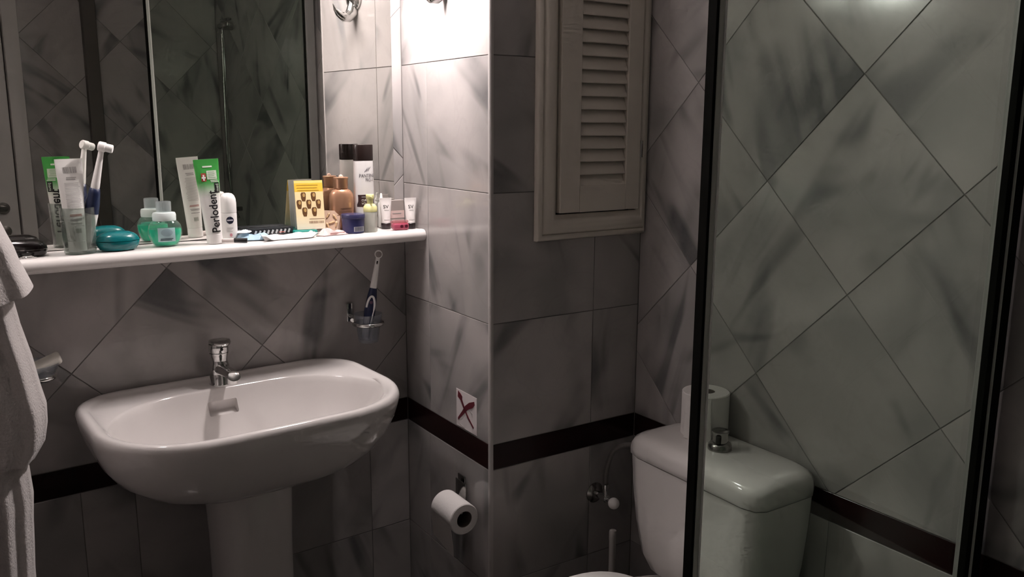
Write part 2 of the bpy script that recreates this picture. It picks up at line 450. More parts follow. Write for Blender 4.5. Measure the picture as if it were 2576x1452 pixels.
# ------------------------------------------------------------------ mirror and shelf
tag(mk('wall_mirror', xf(box(-UL - 0.033 - 0.01, 0.0077, 2.12 - SHELF - 0.002, ((UL + 0.01 - 0.033) / 2, -0.00385, (2.12 + SHELF + 0.002) / 2)), Matrix.Rotation(AL, 4, 'Z')), MIRROR, smooth=0),
    'large frameless mirror standing on the white shelf', 'mirror')
sh = onA('wall_shelf', 'long white shelf with rounded front edge below the mirror', 'shelf', 0, 0, 0)
L0, L1 = UL + 0.012, -0.009
mk('board', box(L1 - L0, 0.099, 0.028, ((L0 + L1) / 2, -0.0505, SHELF - 0.0145), 0.001, 1), SHELFW, sh)
prof = [(-0.1015, SHELF - 0.029), (-0.1015, SHELF + 0.0005)] + [(-0.112 - 0.0148 * math.sin(a), SHELF - 0.0143 + 0.0148 * math.cos(a)) for a in [R(x) for x in range(0, 181, 15)]]
mk('front_edge', loft([[(x, y, z) for y, z in prof] for x in (L0, L1)]), SHELFW, sh, smooth=40)

# ------------------------------------------------------------------ sconces
def sconce(label, loc, rz, strength, nm):
    s = thing('wall_sconce', label, 'wall lamp', loc, rz, None)
    # local: wall plane at x = 0, the room towards -x
    mk('wall_plate', rotg(lathe([(0.034, 0.0005), (0.034, 0.006), (0.026, 0.014), (0.010, 0.018)], 32), 'Y', -90), CHROME, s, (0, 0, 0.062))
    path = [(-0.004, 0, 0.075), (-0.006, 0, 0.045), (-0.012, 0, 0.022), (-0.024, 0, 0.012), (-0.038, 0, 0.010), (-0.052, 0, 0.018), (-0.062, 0, 0.029), (-0.068, 0, 0.042)]
    mk('bracket', sweep(path, [0.010, 0.014, 0.0165, 0.0155, 0.0125, 0.0085, 0.005, 0.001], 16, 1.0), CHROME, s, smooth=60)
    mk('holder_arm', sweep([(-0.010, 0, 0.068), (-0.060, 0, 0.070), (-0.110, 0, 0.088), (-0.125, 0, 0.112)], 0.006), CHROME, s)
    # unseen opal tube, invented shape: lies sideways, capped, to send less light rearward
    tb_ = lambda pr: mv(rotg(lathe(pr, 24), 'X', 90), -0.125, 0, 0.140)
    mk('lamp_tube', tb_([(0.024, -0.090), (0.031, -0.088), (0.031, 0.088), (0.024, 0.090)]), emis(nm, LAMP_COL, strength), s, smooth=60)
    for e in (-1, 1):
        mk('shield_cap', tb_([(0.010, e * 0.099), (0.030, e * 0.098), (0.0335, e * 0.094), (0.0335, e * 0.084), (0.0318, e * 0.082)]), CHROME, s, smooth=40)
    return s
sconce('chrome hooked wall lamp on the lit pillar face', Vector((-0.0005, -0.237, 1.7275)), 0, LAMP_RIGHT, 'opal_glow_pillar')
sconce('chrome hooked wall lamp on the wall beyond the towel', Vector((XL + 0.0005, -0.20, 1.80)), math.pi, LAMP_LEFT, 'opal_glow_left')

# ------------------------------------------------------------------ louvered cabinet on the pillar
cb = thing('louvered_cabinet', 'cream cabinet with slatted door set high on the pillar', 'cabinet', (0, -PP - 0.0005, 0))
FX0, FX1, FZ0, FZ1 = 0.118, QQ - 0.002, 1.186, 2.06
pr = [(0.0, 0.0), (0.0, 0.012), (0.003, 0.017), (0.008, 0.019), (0.012, 0.017), (0.013, 0.013), (0.017, 0.020), (0.024, 0.024), (0.034, 0.025), (0.042, 0.022), (0.045, 0.016), (0.053, 0.012), (0.0535, 0.0)]
def ringf(d, h):
    dr_ = min(d, 0.026) if d < 0.05 else 0.0265
    return [(FX0 + d, -h, FZ0 + d * 1.12), (FX1 - d * 0.5, -h, FZ0 + d * 1.12), (FX1 - d * 0.5, -h, FZ1 - d), (FX0 + d, -h, FZ1 - d)]
mk('frame', loft([ringf(d, h) for d, h in pr], False, False), PAINT, cb, smooth=50)
DX0, DX1, DZ0, DZ1 = 0.1745, 0.4165, 1.2495, 2.003
SX0, SX1, SZ0, SZ1 = 0.233, 0.372, 1.312, 1.94
mk('back_panel', box(FX1 - FX0 - 0.09, 0.003, FZ1 - FZ0 - 0.1, ((FX0 + FX1) / 2, -0.003, (FZ0 + FZ1) / 2)), DARK, cb)  # added near-black sheet, stands in for the shade behind the slats
door = mk('door', cat(box(SX0 - DX0, 0.018, DZ1 - DZ0, ((SX0 + DX0) / 2, -0.0145, (DZ0 + DZ1) / 2), 0.0015, 1),
                      box(DX1 - SX1, 0.018, DZ1 - DZ0, ((SX1 + DX1) / 2, -0.0145, (DZ0 + DZ1) / 2), 0.0015, 1),
                      box(SX1 - SX0, 0.018, SZ0 - DZ0, ((SX1 + SX0) / 2, -0.0143, (DZ0 + SZ0) / 2), 0.0, 1),
                      box(SX1 - SX0, 0.018, DZ1 - SZ1, ((SX1 + SX0) / 2, -0.0143, (SZ1 + DZ1) / 2), 0.0, 1)), PAINT, cb, smooth=0)
sl_g = rotg(box(SX1 - SX0 - 0.001, 0.0055, 0.034, (0, 0, 0), 0.0022, 2), 'X', -24)
sl_me = None; zc = SZ0 + 0.010; sp = 0.0302
while zc < SZ1 - 0.01:
    if sl_me is None:
        s0 = mk('slat', sl_g, PAINT, door, ((SX0 + SX1) / 2, -0.0135, zc), smooth=40); sl_me = s0.data
    else:
        s0 = bpy.data.objects.new('slat', sl_me); col.objects.link(s0); s0.parent = door; s0.location = ((SX0 + SX1) / 2, -0.0135, zc)
    zc += sp
mk('hinge', mv(lathe([(0.0035, -0.02), (0.0035, 0.02)], 12), DX1 + 0.0025, -0.024, 1.395), CHROME_D, cb)

# ------------------------------------------------------------------ washbasin
SU = -0.522
sk = onA('washbasin', 'white ceramic washbasin on a pedestal below the shelf', 'washbasin', SU, 0.0035, 0)
NB = 96
def rrect(hx, y0, y1, rb, rf, pw=2.0, bow=0.0):
    """outline sampled by angle; y0 = wall side, y1 = front (negative)"""
    cy = (y0 + y1) / 2; hy = abs(y0 - y1) / 2; out = []
    for i in range(NB):
        a = 2 * math.pi * i / NB; c, s = math.cos(a), math.sin(a)
        def inside(t):
            x, y = abs(c * t), s * t
            r = rb if y > 0 else rf
            if y < 0: x = x
            if x > hx or abs(y) > hy: return False
            dx, dy = x - (hx - r), abs(y) - (hy - r)
            if dx > 0 and dy > 0: return (dx / r) ** pw + (dy / r) ** pw <= 1
            return True
        lo, hi = 0.0, 1.0
        for _ in range(26):
            m = (lo + hi) / 2
            if inside(m): lo = m
            else: hi = m
        out.append((c * lo, cy + s * lo))
    return out
def ring3(o, z): return [(x, y, z(x, y) if callable(z) else z) for x, y in o]
ZR = 0.868
rings = []
# from the hidden bottom up over the rim and down into the bowl
for hx, yf, z, rb, rf in ((0.085, -0.27, 0.678, 0.07, 0.08), (0.14, -0.315, 0.684, 0.09, 0.11), (0.20, -0.357, 0.698, 0.10, 0.14), (0.246, -0.390, 0.719, 0.105, 0.165),
                          (0.281, -0.414, 0.747, 0.11, 0.185), (0.304, -0.433, 0.781, 0.11, 0.195), (0.316, -0.445, 0.814, 0.11, 0.2), (0.3215, -0.4505, 0.84, 0.11, 0.2), (0.323, -0.452, 0.854, 0.11, 0.2)):
    rings.append(ring3(rrect(hx, 0.0, yf, rb, rf, 2.1), z))
for ins, z in ((0.002, 0.861), (0.006, 0.866), (0.011, ZR), (0.018, 0.8675), (0.024, 0.8645), (0.029, 0.860)):
    rings.append(ring3(rrect(0.323 - ins, -ins, -0.452 + ins, 0.11 - ins * 0.5, 0.2 - ins, 2.1), z))
def bowl(ins, z, back, rb):
    return ring3(rrect(0.294 - ins, -back, -0.424 + ins, rb, max(0.06, 0.185 - ins * 0.6), 2.1), z)
rings += [bowl(-0.001, 0.8585, 0.084, 0.20), bowl(0.0, 0.8575, 0.0875, 0.20), bowl(0.002, 0.854, 0.0905, 0.20), bowl(0.007, 0.842, 0.096, 0.195), bowl(0.016, 0.818, 0.106, 0.185),
          bowl(0.03, 0.788, 0.122, 0.165), bowl(0.052, 0.757, 0.143, 0.14), bowl(0.085, 0.733, 0.165, 0.11), bowl(0.14, 0.720, 0.19, 0.07), bowl(0.22, 0.716, 0.225, 0.03)]
basin = mk('basin', loft(rings), CERAMIC, sk, smooth=60)
cutter = mk('overflow_cut', rotg(box(0.066, 0.03, 0.030, (0, 0, 0), 0.003), 'X', 18), CERAMIC, sk, (-0.02, -0.103, 0.815))
bpy.context.view_layer.update()
bo = basin.modifiers.new('overflow', 'BOOLEAN'); bo.operation = 'DIFFERENCE'; bo.object = cutter; bo.solver = 'EXACT'
dg = bpy.context.evaluated_depsgraph_get(); dg.update()
nm_ = bpy.data.meshes.new_from_object(basin.evaluated_get(dg)); basin.modifiers.clear(); basin.data = nm_
nm_.polygons.foreach_set('use_smooth', [True] * len(nm_.polygons)); nm_.set_sharp_from_angle(angle=R(50))
bpy.data.objects.remove(cutter)
pr_ = []
for z, hx, hy in ((0.0, 0.088, 0.10), (0.03, 0.086, 0.098), (0.10, 0.081, 0.094), (0.35, 0.079, 0.092), (0.55, 0.081, 0.095), (0.690, 0.086, 0.10)):
    pr_.append([(x - 0.008, y - 0.205, z) for x, y in [(hx * (abs(math.cos(a)) ** 0.62) * (1 if math.cos(a) > 0 else -1), hy * (abs(math.sin(a)) ** 0.62) * (1 if math.sin(a) > 0 else -1)) for a in [2 * math.pi * i / 48 for i in range(48)]]])
mk('pedestal', loft(pr_), CERAMIC, sk, smooth=60)
mk('drain', lathe([(0.024, 0.716), (0.024, 0.719), (0.018, 0.7195), (0.016, 0.716)]), CHROME, sk, (0, -0.31, 0))

fc = onA('mixer_tap', 'chrome single lever mixer tap on the washbasin', 'tap', SU - 0.008, 0.062, 0.8585)
mk('body', lathe([(0.0245, 0.0), (0.0245, 0.003), (0.0232, 0.005), (0.0225, 0.034), (0.0215, 0.044), (0.0190, 0.053), (0.0180, 0.060), (0.0200, 0.070), (0.0212, 0.073), (0.0212, 0.075)], 36), CHROME, fc, smooth=50)
sp_ = []
for k in range(9):
    t = k / 8; y = -0.006 - t * 0.092
    sp_.append([(0.0165 * (1 - 0.12 * t) * math.cos(a), y + 0.006 * math.sin(a) * t, 0.037 + 0.010 * t - 0.006 * t * t + (0.0135 - 0.0035 * t) * math.sin(a)) for a in [2 * math.pi * i / 20 for i in range(20)]])
mk('spout', loft(sp_), CHROME, fc, smooth=60)
mk('aerator', lathe([(0.011, 0.022), (0.012, 0.024), (0.012, 0.038)], 20), CHROME, fc, (0, -0.087, 0))
lev = mk('lever', cat(lathe([(0.0205, 0.0755), (0.0222, 0.078), (0.0222, 0.094), (0.0215, 0.096)], 36),
    loft([[(hx * math.cos(a), y0 + ry * math.sin(a), z + 0.0025 * (math.cos(a) ** 2)) for a in [2 * math.pi * i / 36 for i in range(36)]] for hx, ry, y0, z in
          ((0.0215, 0.0215, 0.0, 0.0955), (0.0235, 0.031, -0.010, 0.0975), (0.0240, 0.032, -0.011, 0.1005), (0.0225, 0.030, -0.010, 0.1035), (0.016, 0.022, -0.008, 0.1050))])), CHROME, fc, smooth=50)
mk('marker', rotg(lathe([(0.0035, 0), (0.0035, 0.0012), (0.001, 0.0016)], 14), 'X', 90), pmat('marker_black', (0.01, 0.01, 0.01), 0.3), lev, (0.0, -0.0219, 0.086))

# ------------------------------------------------------------------ wall glass holders
def holder(name, label, cat_, u, z, off):
    h = onA(name, label, cat_, u, 0.0, z)
    mk('wall_plate', box(0.016, 0.006, 0.048, (-off, -0.0032, 0.008), 0.0015), CHROME, h)
    mk('arm', sweep([(-off, -0.004, 0.0), (-off + 0.004, -0.02, -0.002), (-0.03, -0.035, -0.006)], 0.005), CHROME, h)
    return h
hc = holder('cup_holder', 'chrome ring holder with frosted cup mounted below the shelf', 'cup holder', -0.148, 0.963, 0.022)
mk('ring', torus(0.0365, 0.0048, 36, 12, 1.1), CHROME, hc, (0.0, -0.064, -0.012))
mk('cup', lathe([(0.001, -0.060), (0.024, -0.060), (0.0255, -0.056), (0.032, -0.012), (0.0365, 0.013), (0.035, 0.013), (0.030, -0.012), (0.0235, -0.054), (0.001, -0.056)], 36, c0=False, c1=False), FROST, hc, (0.0, -0.064, 0), smooth=50)
hs_ = holder('soap_holder', 'chrome ring soap dish holder behind the hanging towel', 'soap dish', -0.905, 0.958, 0.022)
mk('ring', torus(0.0365, 0.0048, 36, 12, 1.1), CHROME, hs_, (0.0, -0.064, -0.018))
mk('dish', lathe([(0.001, -0.028), (0.028, -0.028), (0.036, -0.016), (0.050, 0.010), (0.0485, 0.011), (0.034, -0.014), (0.027, -0.026), (0.001, -0.026)], 36, c0=False, c1=False), FROST, hs_, (0.0, -0.064, 0), smooth=50)
so_ = onA('soap_bar', 'off-white soap bar tilted in the wall dish', 'soap', -0.886, 0.066, 0.953)
mk('soap', rotg(rotg(xf(box(0.066, 0.042, 0.013, (0, 0, 0), 0.006, 4), Matrix.Identity(4)), 'Y', -22), 'X', 12), pmat('soap', (0.78, 0.75, 0.68), 0.45), so_, (0.0, 0, 0.012), smooth=60)

# ------------------------------------------------------------------ electric toothbrushes
NAVY = pmat('navy', (0.012, 0.018, 0.06), 0.4)
NAVY_B = pmat('blue_grip', (0.008, 0.016, 0.055), 0.4)
def brush(label, base, top, dark=True, head_dir=(0, -1, 0)):
    """handle along local z, from the base to the head"""
    base, top = Vector(base), Vector(top); L_ = (top - base).length
    t = thing('electric_toothbrush', label, 'toothbrush', base)
    zx = (top - base).normalized(); hd_ = Vector(head_dir); yx = -(hd_ - zx * hd_.dot(zx)).normalized(); xx = yx.cross(zx)
    t.rotation_mode = 'QUATERNION'
    t.rotation_quaternion = Matrix((xx, yx, zx)).transposed().to_quaternion()
    hl = L_ * 0.60
    hb = NAVY if dark else WHITE
    handle = mk('handle', lathe([(0.004, 0.0), (0.0090, 0.002), (0.0125, hl * 0.25), (0.0145, hl * 0.55), (0.0128, hl * 0.8), (0.0095, hl * 0.98), (0.0088, hl)], 28), hb, t, smooth=60)
    if dark:
        loop = []
        for k in range(25):
            a = math.pi * k / 24
            x = 0.0098 * math.cos(a); z = hl * 0.62 + (0.030 * math.sin(a) if True else 0)
            loop.append((x, -math.sqrt(max(1e-8, 0.0148 ** 2 - x * x)), z))
        tail = [(0.0098 - 0.004 * k / 6, -math.sqrt(0.0146 ** 2 - (0.0098 - 0.004 * k / 6) ** 2), hl * 0.62 - 0.05 * k / 6) for k in range(1, 7)]
        mk('white_inlay', sweep(tail[::-1] + loop, [0.0006] * 2 + [0.0015] * 4 + [0.0028] * 25, 8), WHITE, handle)
        mk('switch', mv(rotg(lathe([(0.004, 0), (0.004, 0.003), (0.002, 0.004)], 16), 'X', 90), 0, -0.012, hl * 0.62 + 0.014), pmat('mauve', (0.12, 0.05, 0.09), 0.5), handle)
    else:
        mk('grip', lathe([(0.0147, hl * 0.60), (0.0139, hl * 0.76), (0.0112, hl * 0.93), (0.0095, hl * 1.0), (0.0085, hl * 1.003)], 28), NAVY_B, handle, smooth=60)
    nk = mk('brush_neck', cat(lathe([(0.0084, hl), (0.0086, hl + 0.004), (0.0086, hl + 0.006), (0.0078, hl + 0.02), (0.0056, L_ - 0.022), (0.0050, L_ - 0.006)], 20)), WHITE, t, smooth=50)
    if dark: mk('neck_slot', box(0.0042, 0.003, 0.017, (0, -0.0042, L_ - 0.026), 0.001), DARK, nk)
    hd = mk('brush_head', mv(rotg(lathe([(0.0085, -0.007), (0.0100, -0.005), (0.0100, 0.006), (0.009, 0.007)], 24), 'X', 90), 0, 0, L_), WHITE, t)
    mk('bristles', mv(rotg(lathe([(0.0084, 0.0), (0.0084, 0.012), (0.0075, 0.0135)], 20), 'X', 90), 0, -0.007, L_), pmat('bristle', (0.72, 0.72, 0.70) if not dark else (0.30, 0.27, 0.26), 0.9, noise=0.3, nscale=900), hd)
    if dark: mk('bristle_ring', mv(rotg(torus(0.0086, 0.0014, 24, 8), 'X', 90), 0, -0.019, L_), WHITE, hd)
    return t
brush('navy and white electric toothbrush in the chrome cup holder', Aw(-0.156, 0.063, 0.9105), Aw(-0.1135, 0.064, 1.127), True, (-0.45, -1, 0))
brush('white electric toothbrush with blue grip in the shelf tumbler', Aw(-0.789, 0.0535, 1.1945), Aw(-0.7480, 0.094, 1.4040), False, (1, -0.35, -0.1))

# ------------------------------------------------------------------ things on the shelf
S = SHELF + 0.0008
tm = onA('tumbler', 'smoky glass tumbler holding a toothpaste tube and toothbrush', 'tumbler', -0.800, 0.070, S)
mk('glass', lathe([(0.001, 0.0), (0.029, 0.0), (0.0305, 0.003), (0.0335, 0.094), (0.0320, 0.094), (0.029, 0.005), (0.001, 0.0045)], 40, c0=False, c1=False), SMOKE, tm, smooth=50)

GREEN = (0.06, 0.36, 0.07)
def tube_mat():
    m, N, L, b = newmat('toothpaste_tube'); b.inputs['Roughness'].default_value = 0.32
    tc = N.new('ShaderNodeTexCoord'); sx = N.new('ShaderNodeSeparateXYZ'); L.new(tc.outputs['Object'], sx.inputs[0])
    r = N.new('ShaderNodeMapRange'); r.inputs['From Min'].default_value = 0.098; r.inputs['From Max'].default_value = 0.14; r.interpolation_type = 'SMOOTHSTEP'
    L.new(sx.outputs['Z'], r.inputs[0])
    f = N.new('ShaderNodeMath'); f.operation = 'LESS_THAN'; f.inputs[1].default_value = 0.0001; L.new(sx.outputs['Y'], f.inputs[0])
    mu = N.new('ShaderNodeMath'); mu.operation = 'MULTIPLY'; L.new(r.outputs[0], mu.inputs[0]); L.new(f.outputs[0], mu.inputs[1])
    mx = N.new('ShaderNodeMix'); mx.data_type = 'RGBA'; mx.inputs['A'].default_value = (0.82, 0.81, 0.78, 1); mx.inputs['B'].default_value = (*GREEN, 1)
    L.new(mu.outputs[0], mx.inputs['Factor']); L.new(mx.outputs['Result'], b.inputs['Base Color'])
    return m
TUBE = tube_mat()
INK = pmat('black_ink', (0.012, 0.011, 0.012), 0.4)
DARKINK = pmat('dark_ink', (0.07, 0.065, 0.07), 0.5)
GREYINK = pmat('grey_ink', (0.33, 0.32, 0.31), 0.5)
REDINK = pmat('red_ink', (0.42, 0.07, 0.05), 0.5)
PALE = pmat('pale_print', (0.62, 0.70, 0.58), 0.5)
WHITEINK = pmat('white_ink', (0.85, 0.85, 0.83), 0.5)
def toothpaste(label, loc, rz, lean_x=0.0, lean_y=0.0, H=0.186, lettering=True):
    t = thing('toothpaste_tube', label, 'toothpaste', loc); t.rotation_euler = (R(lean_x), R(lean_y), rz)
    CAPH = 0.022
    def ab(z):
        q = max(0.0, min(1.0, (z - CAPH) / (H - 0.008 - CAPH)))
        return 0.0172 + (0.0265 - 0.0172) * q, max(0.0011, 0.0165 * (1 - q) ** 0.75)
    zs_ = [CAPH + (H - 0.008 - CAPH) * k / 16 for k in range(17)]
    rg = []
    for z in zs_ + [H]:
        a, b = ab(z); rg.append([(a * math.cos(2 * math.pi * i / 36), b * math.sin(2 * math.pi * i / 36), z) for i in range(36)])
    mk('tube', loft(rg), TUBE, t, smooth=50)
    mk('cap', lathe([(0.0165, 0.0), (0.0172, 0.001), (0.0168, CAPH - 0.001), (0.016, CAPH)], 32), WHITE, t)
    def front(x, z, off=0.0004):
        a, b = ab(z); x = max(-a * 0.985, min(a * 0.985, x)); return (x, -b * math.sqrt(max(0.0, 1 - (x / a) ** 2)) - off, z)
    def back(x, z):
        p = front(-x, z); return (p[0], -p[1], p[2])
    # front print
    if lettering:
        g2 = text_geo('Perlodent', 0.092, 0.0185, 0.016); g2 = [(-v[1] + 0.0035, v[0] + 0.072) for v in g2[0]], g2[1]
        mk('brand_lettering', wrap(g2, lambda x, z: front(x, z, 0.0016)), INK, t, smooth=0)
    g2 = text_geo('med', 0.016, 0.006); g2 = [(-v[1] + 0.0165, v[0] + 0.123) for v in g2[0]], g2[1]
    mk('med_plate', wrap(rect2(0.0115, 0.0215, 0.112, 0.134, 4, 3), lambda x, z: front(x, z, 0.0006)), INK, t, smooth=0)
    mk('med_lettering', wrap(g2, lambda x, z: front(x, z, 0.0011)), PALE, t, smooth=0)
    mk('pale_panel', wrap(rect2(-0.002, 0.019, 0.142, 0.161, 4, 3), lambda x, z: front(x, z, 0.0005)), PALE, t, smooth=0)
    mk('panel_lines', wrap(bars2(0.0, 0.017, [0.146, 0.150, 0.154, 0.158], 0.0007, 0.004), lambda x, z: front(x, z, 0.0009)), pmat('green_ink', (0.1, 0.3, 0.1), 0.5), t, smooth=0)
    mk('small_lines', wrap(bars2(0.004, 0.022, [0.1365, 0.1395], 0.0018, 0.003), lambda x, z: front(x, z, 0.0005)), PALE, t, smooth=0)
    mk('red_badge', wrap(rect2(-0.014, -0.004, 0.138, 0.156, 3, 3), lambda x, z: front(x, z, 0.0006)), REDINK, t, smooth=0)
    c2 = cat2(rect2(-0.0132, -0.0048, 0.1445, 0.148, 2, 1), rect2(-0.0107, -0.0073, 0.140, 0.1525, 2, 1))
    mk('white_cross', wrap(([(p[0], p[1]) for p in c2[0]], c2[1]), lambda x, z: front(x, z, 0.001)), WHITEINK, t, smooth=0)
    mk('pale_bar', wrap(rect2(-0.009, 0.011, 0.1680, 0.1715, 6, 1), lambda x, z: front(x, z, 0.0006)), PALE, t, smooth=0)
    # back print
    mk('barcode', wrap(barcode2(-0.013, 0.013, 0.158, 0.170), back), GREYINK, t, smooth=0)
    mk('back_heading', wrap(bars2(-0.010, 0.010, [0.149, 0.1455], 0.0016, 0.003), back), GREYINK, t, smooth=0)
    mk('back_lines', wrap(bars2(-0.0145, 0.0145, [0.138 - 0.0026 * k for k in range(21)], 0.0007, 0.003, 5), back), GREYINK, t, smooth=0)
    mk('back_red_line', wrap(bars2(-0.012, 0.013, [0.075, 0.0725], 0.0016, 0.003, 6), back), pmat('brick_ink', (0.42, 0.20, 0.17), 0.5), t, smooth=0)
    mk('back_footer', wrap(bars2(-0.012, 0.012, [0.066, 0.0635, 0.057], 0.0014, 0.004, 7), back), GREYINK, t, smooth=0)
    mk('back_stamp', wrap(rect2(-0.005, 0.006, 0.038, 0.047, 2, 2), back), pmat('stamp', (0.45, 0.46, 0.42), 0.5), t, smooth=0)
    return t
toothpaste('green and white toothpaste tube standing on the shelf, brand name facing out', Aw(-0.528, 0.078, S), AL + R(-8), 0.0, -3.0)
toothpaste('toothpaste tube standing in the tumbler with its barcode side showing', Aw(-0.806, 0.0785, 1.1945), AL + R(188), 0.0, 1.0)

# soap case
TEAL = pmat('teal_plastic', (0.004, 0.165, 0.18), 0.2, trans=0.15)
sc_ = onA('soap_case', 'oval teal plastic soap case on the shelf', 'soap case', -0.727, 0.066, S)
def oval(rows, sy): return [[(a * math.cos(t), a * sy * math.sin(t), z) for t in [2 * math.pi * i / 40 for i in range(40)]] for a, z in rows]
mk('base', loft(oval([(0.030, 0.0), (0.036, 0.002), (0.0415, 0.010), (0.0435, 0.018), (0.0435, 0.0195)], 0.68)), TEAL, sc_, smooth=50)
mk('lid', loft(oval([(0.0435, 0.0205), (0.0432, 0.022), (0.040, 0.029), (0.033, 0.0345), (0.022, 0.0385), (0.008, 0.040)], 0.68)), TEAL, sc_, smooth=50)

# mouthwash bottle
mw_ = onA('mouthwash_bottle', 'round bottle of green mouthwash with clear cap', 'bottle', -0.628, 0.058, S, -12)
bp_ = [(0.020, 0.0), (0.025, 0.0015), (0.030, 0.010), (0.0345, 0.024), (0.0350, 0.034), (0.0325, 0.045), (0.027, 0.053), (0.0225, 0.056), (0.0225, 0.060)]
mk('flask', lathe(bp_, 40, 0.72), glassmat('flask', (0.84, 0.97, 0.93), haze=0.07, hazecol=(0.75, 0.85, 0.83)), mw_, smooth=60)
LIQ = pmat('green_liquid', (0.0, 0.47, 0.27), 0.15); LIQ.node_tree.nodes['Principled BSDF'].inputs['Emission Strength'].default_value = 0.0
mk('liquid', lathe([(max(0.001, r - 0.0018), z + 0.0012) for r, z in bp_[:4]] + [(0.0334, 0.033), (0.0330, 0.0375)], 40, 0.70), LIQ, mw_, smooth=60)
mk('collar', lathe([(0.0235, 0.055), (0.0242, 0.057), (0.0242, 0.068), (0.0225, 0.0725), (0.017, 0.0735)], 40, 0.9), pmat('collar_white', (0.74, 0.82, 0.80), 0.35), mw_, smooth=50)
mk('dosing_cap', lathe([(0.0155, 0.0735), (0.0158, 0.095), (0.0150, 0.0965), (0.0140, 0.0965), (0.0145, 0.075)], 32, c0=False, c1=False), glassmat('cap_clear', (0.72, 0.76, 0.76), haze=0.25, hazecol=(0.7, 0.73, 0.73)), mw_, smooth=50)
def bsurf(x, z, off=0.0005):
    k = 0.035; zz = max(0.010, min(0.046, z)); r = 0.0335 if zz < 0.02 else 0.0352
    r = 0.030 + (0.0352 - 0.030) * max(0, 1 - abs((zz - 0.030) / 0.022) ** 2)
    return (x, -0.72 * math.sqrt(max(0.0, r * r - x * x)) - off, z)
lab = [(-0.017, 0.011), (0.019, 0.011), (0.019, 0.037), (0.012, 0.0415), (0.002, 0.043), (-0.010, 0.041), (-0.017, 0.036)]
mk('label', wrap(rect2(-0.016, 0.019, 0.011, 0.041, 10, 8), lambda x, z: bsurf(x, z, 0.0008)), pmat('label_blue', (0.42, 0.60, 0.62), 0.5), mw_, smooth=60)
mk('label_crest', wrap(disc2(0.002, 0.031, 0.012, 0.008), lambda x, z: bsurf(x, z, 0.0014)), pmat('label_grey', (0.30, 0.42, 0.46), 0.5), mw_, smooth=0)
mk('label_lines', wrap(bars2(-0.012, 0.015, [0.0175, 0.0145], 0.0018, 0.004), lambda x, z: bsurf(x, z, 0.0014)), pmat('label_ink', (0.05, 0.08, 0.10), 0.5), mw_, smooth=0)

# deodorant
de = onA('deodorant_stick', 'white roll-on deodorant with a navy round emblem behind the toothpaste', 'deodorant', -0.481, 0.037, S, -20)
mk('body', lathe([(0.0165, 0.0), (0.018, 0.0015), (0.0180, 0.060), (0.0176, 0.062)], 36, 0.85), pmat('deo_body', (0.74, 0.72, 0.70), 0.35), de, smooth=40)
mk('cap', lathe([(0.0178, 0.0625), (0.0182, 0.064), (0.0182, 0.084), (0.0172, 0.094), (0.0145, 0.101), (0.010, 0.1055), (0.004, 0.107)], 36, 0.85), WHITE, de, smooth=50)
dsf = lambda x, z, off=0.0004: (x, -0.85 * math.sqrt(max(0, 0.0180 ** 2 - x * x)) - off, z)
mk('emblem', wrap(disc2(0.003, 0.046, 0.0082, 0.0082), dsf), pmat('emblem_navy', (0.01, 0.012, 0.03), 0.4), de, smooth=0)
mk('emblem_bar', wrap(rect2(-0.0035, 0.0095, 0.0447, 0.0473, 4, 1), lambda x, z: dsf(x, z, 0.0008)), pmat('emblem_light', (0.6, 0.58, 0.62), 0.5), de, smooth=0)
mk('text_lines', wrap(bars2(-0.006, 0.010, [0.028, 0.024, 0.020], 0.001, 0.005), dsf), GREYINK, de, smooth=0)
mk('pink_stamp', wrap(disc2(0.004, 0.012, 0.003, 0.004), dsf), pmat('pink_stamp', (0.55, 0.25, 0.28), 0.5), de, smooth=0)

# lip gloss stick
lg = onA('lip_gloss', 'small clear and black cosmetic stick lying at the shelf edge', 'cosmetic', -0.492, 0.099, S + 0.0056, -28)
mk('vial', rotg(lathe([(0.003, -0.026), (0.0048, -0.025), (0.0048, 0.0)], 20), 'Y', 90), pmat('vial', (0.62, 0.56, 0.54), 0.2), lg)
mk('cap', rotg(lathe([(0.0052, 0.0), (0.0052, 0.028), (0.0045, 0.0285)], 20), 'Y', 90), INK, lg)

# black glasses case and ring
bk = onA('sunglasses_case', 'glossy black case at the towel end of the shelf', 'case', -0.925, 0.045, S, -14)
def pill(L_, D_, rows): return [[(L_ * s * (abs(math.cos(t)) ** 0.7) * (1 if math.cos(t) > 0 else -1), D_ * s * (abs(math.sin(t)) ** 0.7) * (1 if math.sin(t) > 0 else -1), z) for t in [2 * math.pi * i / 40 for i in range(40)]] for s, z in rows]
BLK = pmat('glossy_black', (0.006, 0.004, 0.004), 0.18)
mk('base', loft(pill(0.068, 0.027, [(0.88, 0.0), (0.97, 0.003), (1.0, 0.010), (1.0, 0.0135)])), BLK, bk, smooth=50)
mk('lid', loft(pill(0.068, 0.027, [(1.0, 0.0145), (0.99, 0.019), (0.92, 0.026), (0.75, 0.031), (0.4, 0.033)])), BLK, bk, smooth=50)
mk('metal_line', loft(pill(0.0684, 0.0274, [(1.0, 0.0136), (1.0, 0.0144)])), CHROME, bk, smooth=50)
rg_ = onA('finger_ring', 'thin silver ring lying on the shelf by the towel', 'ring', -0.899, 0.088, S + 0.0022)
mk('band', torus(0.0135, 0.0021, 32, 10), CHROME, rg_)

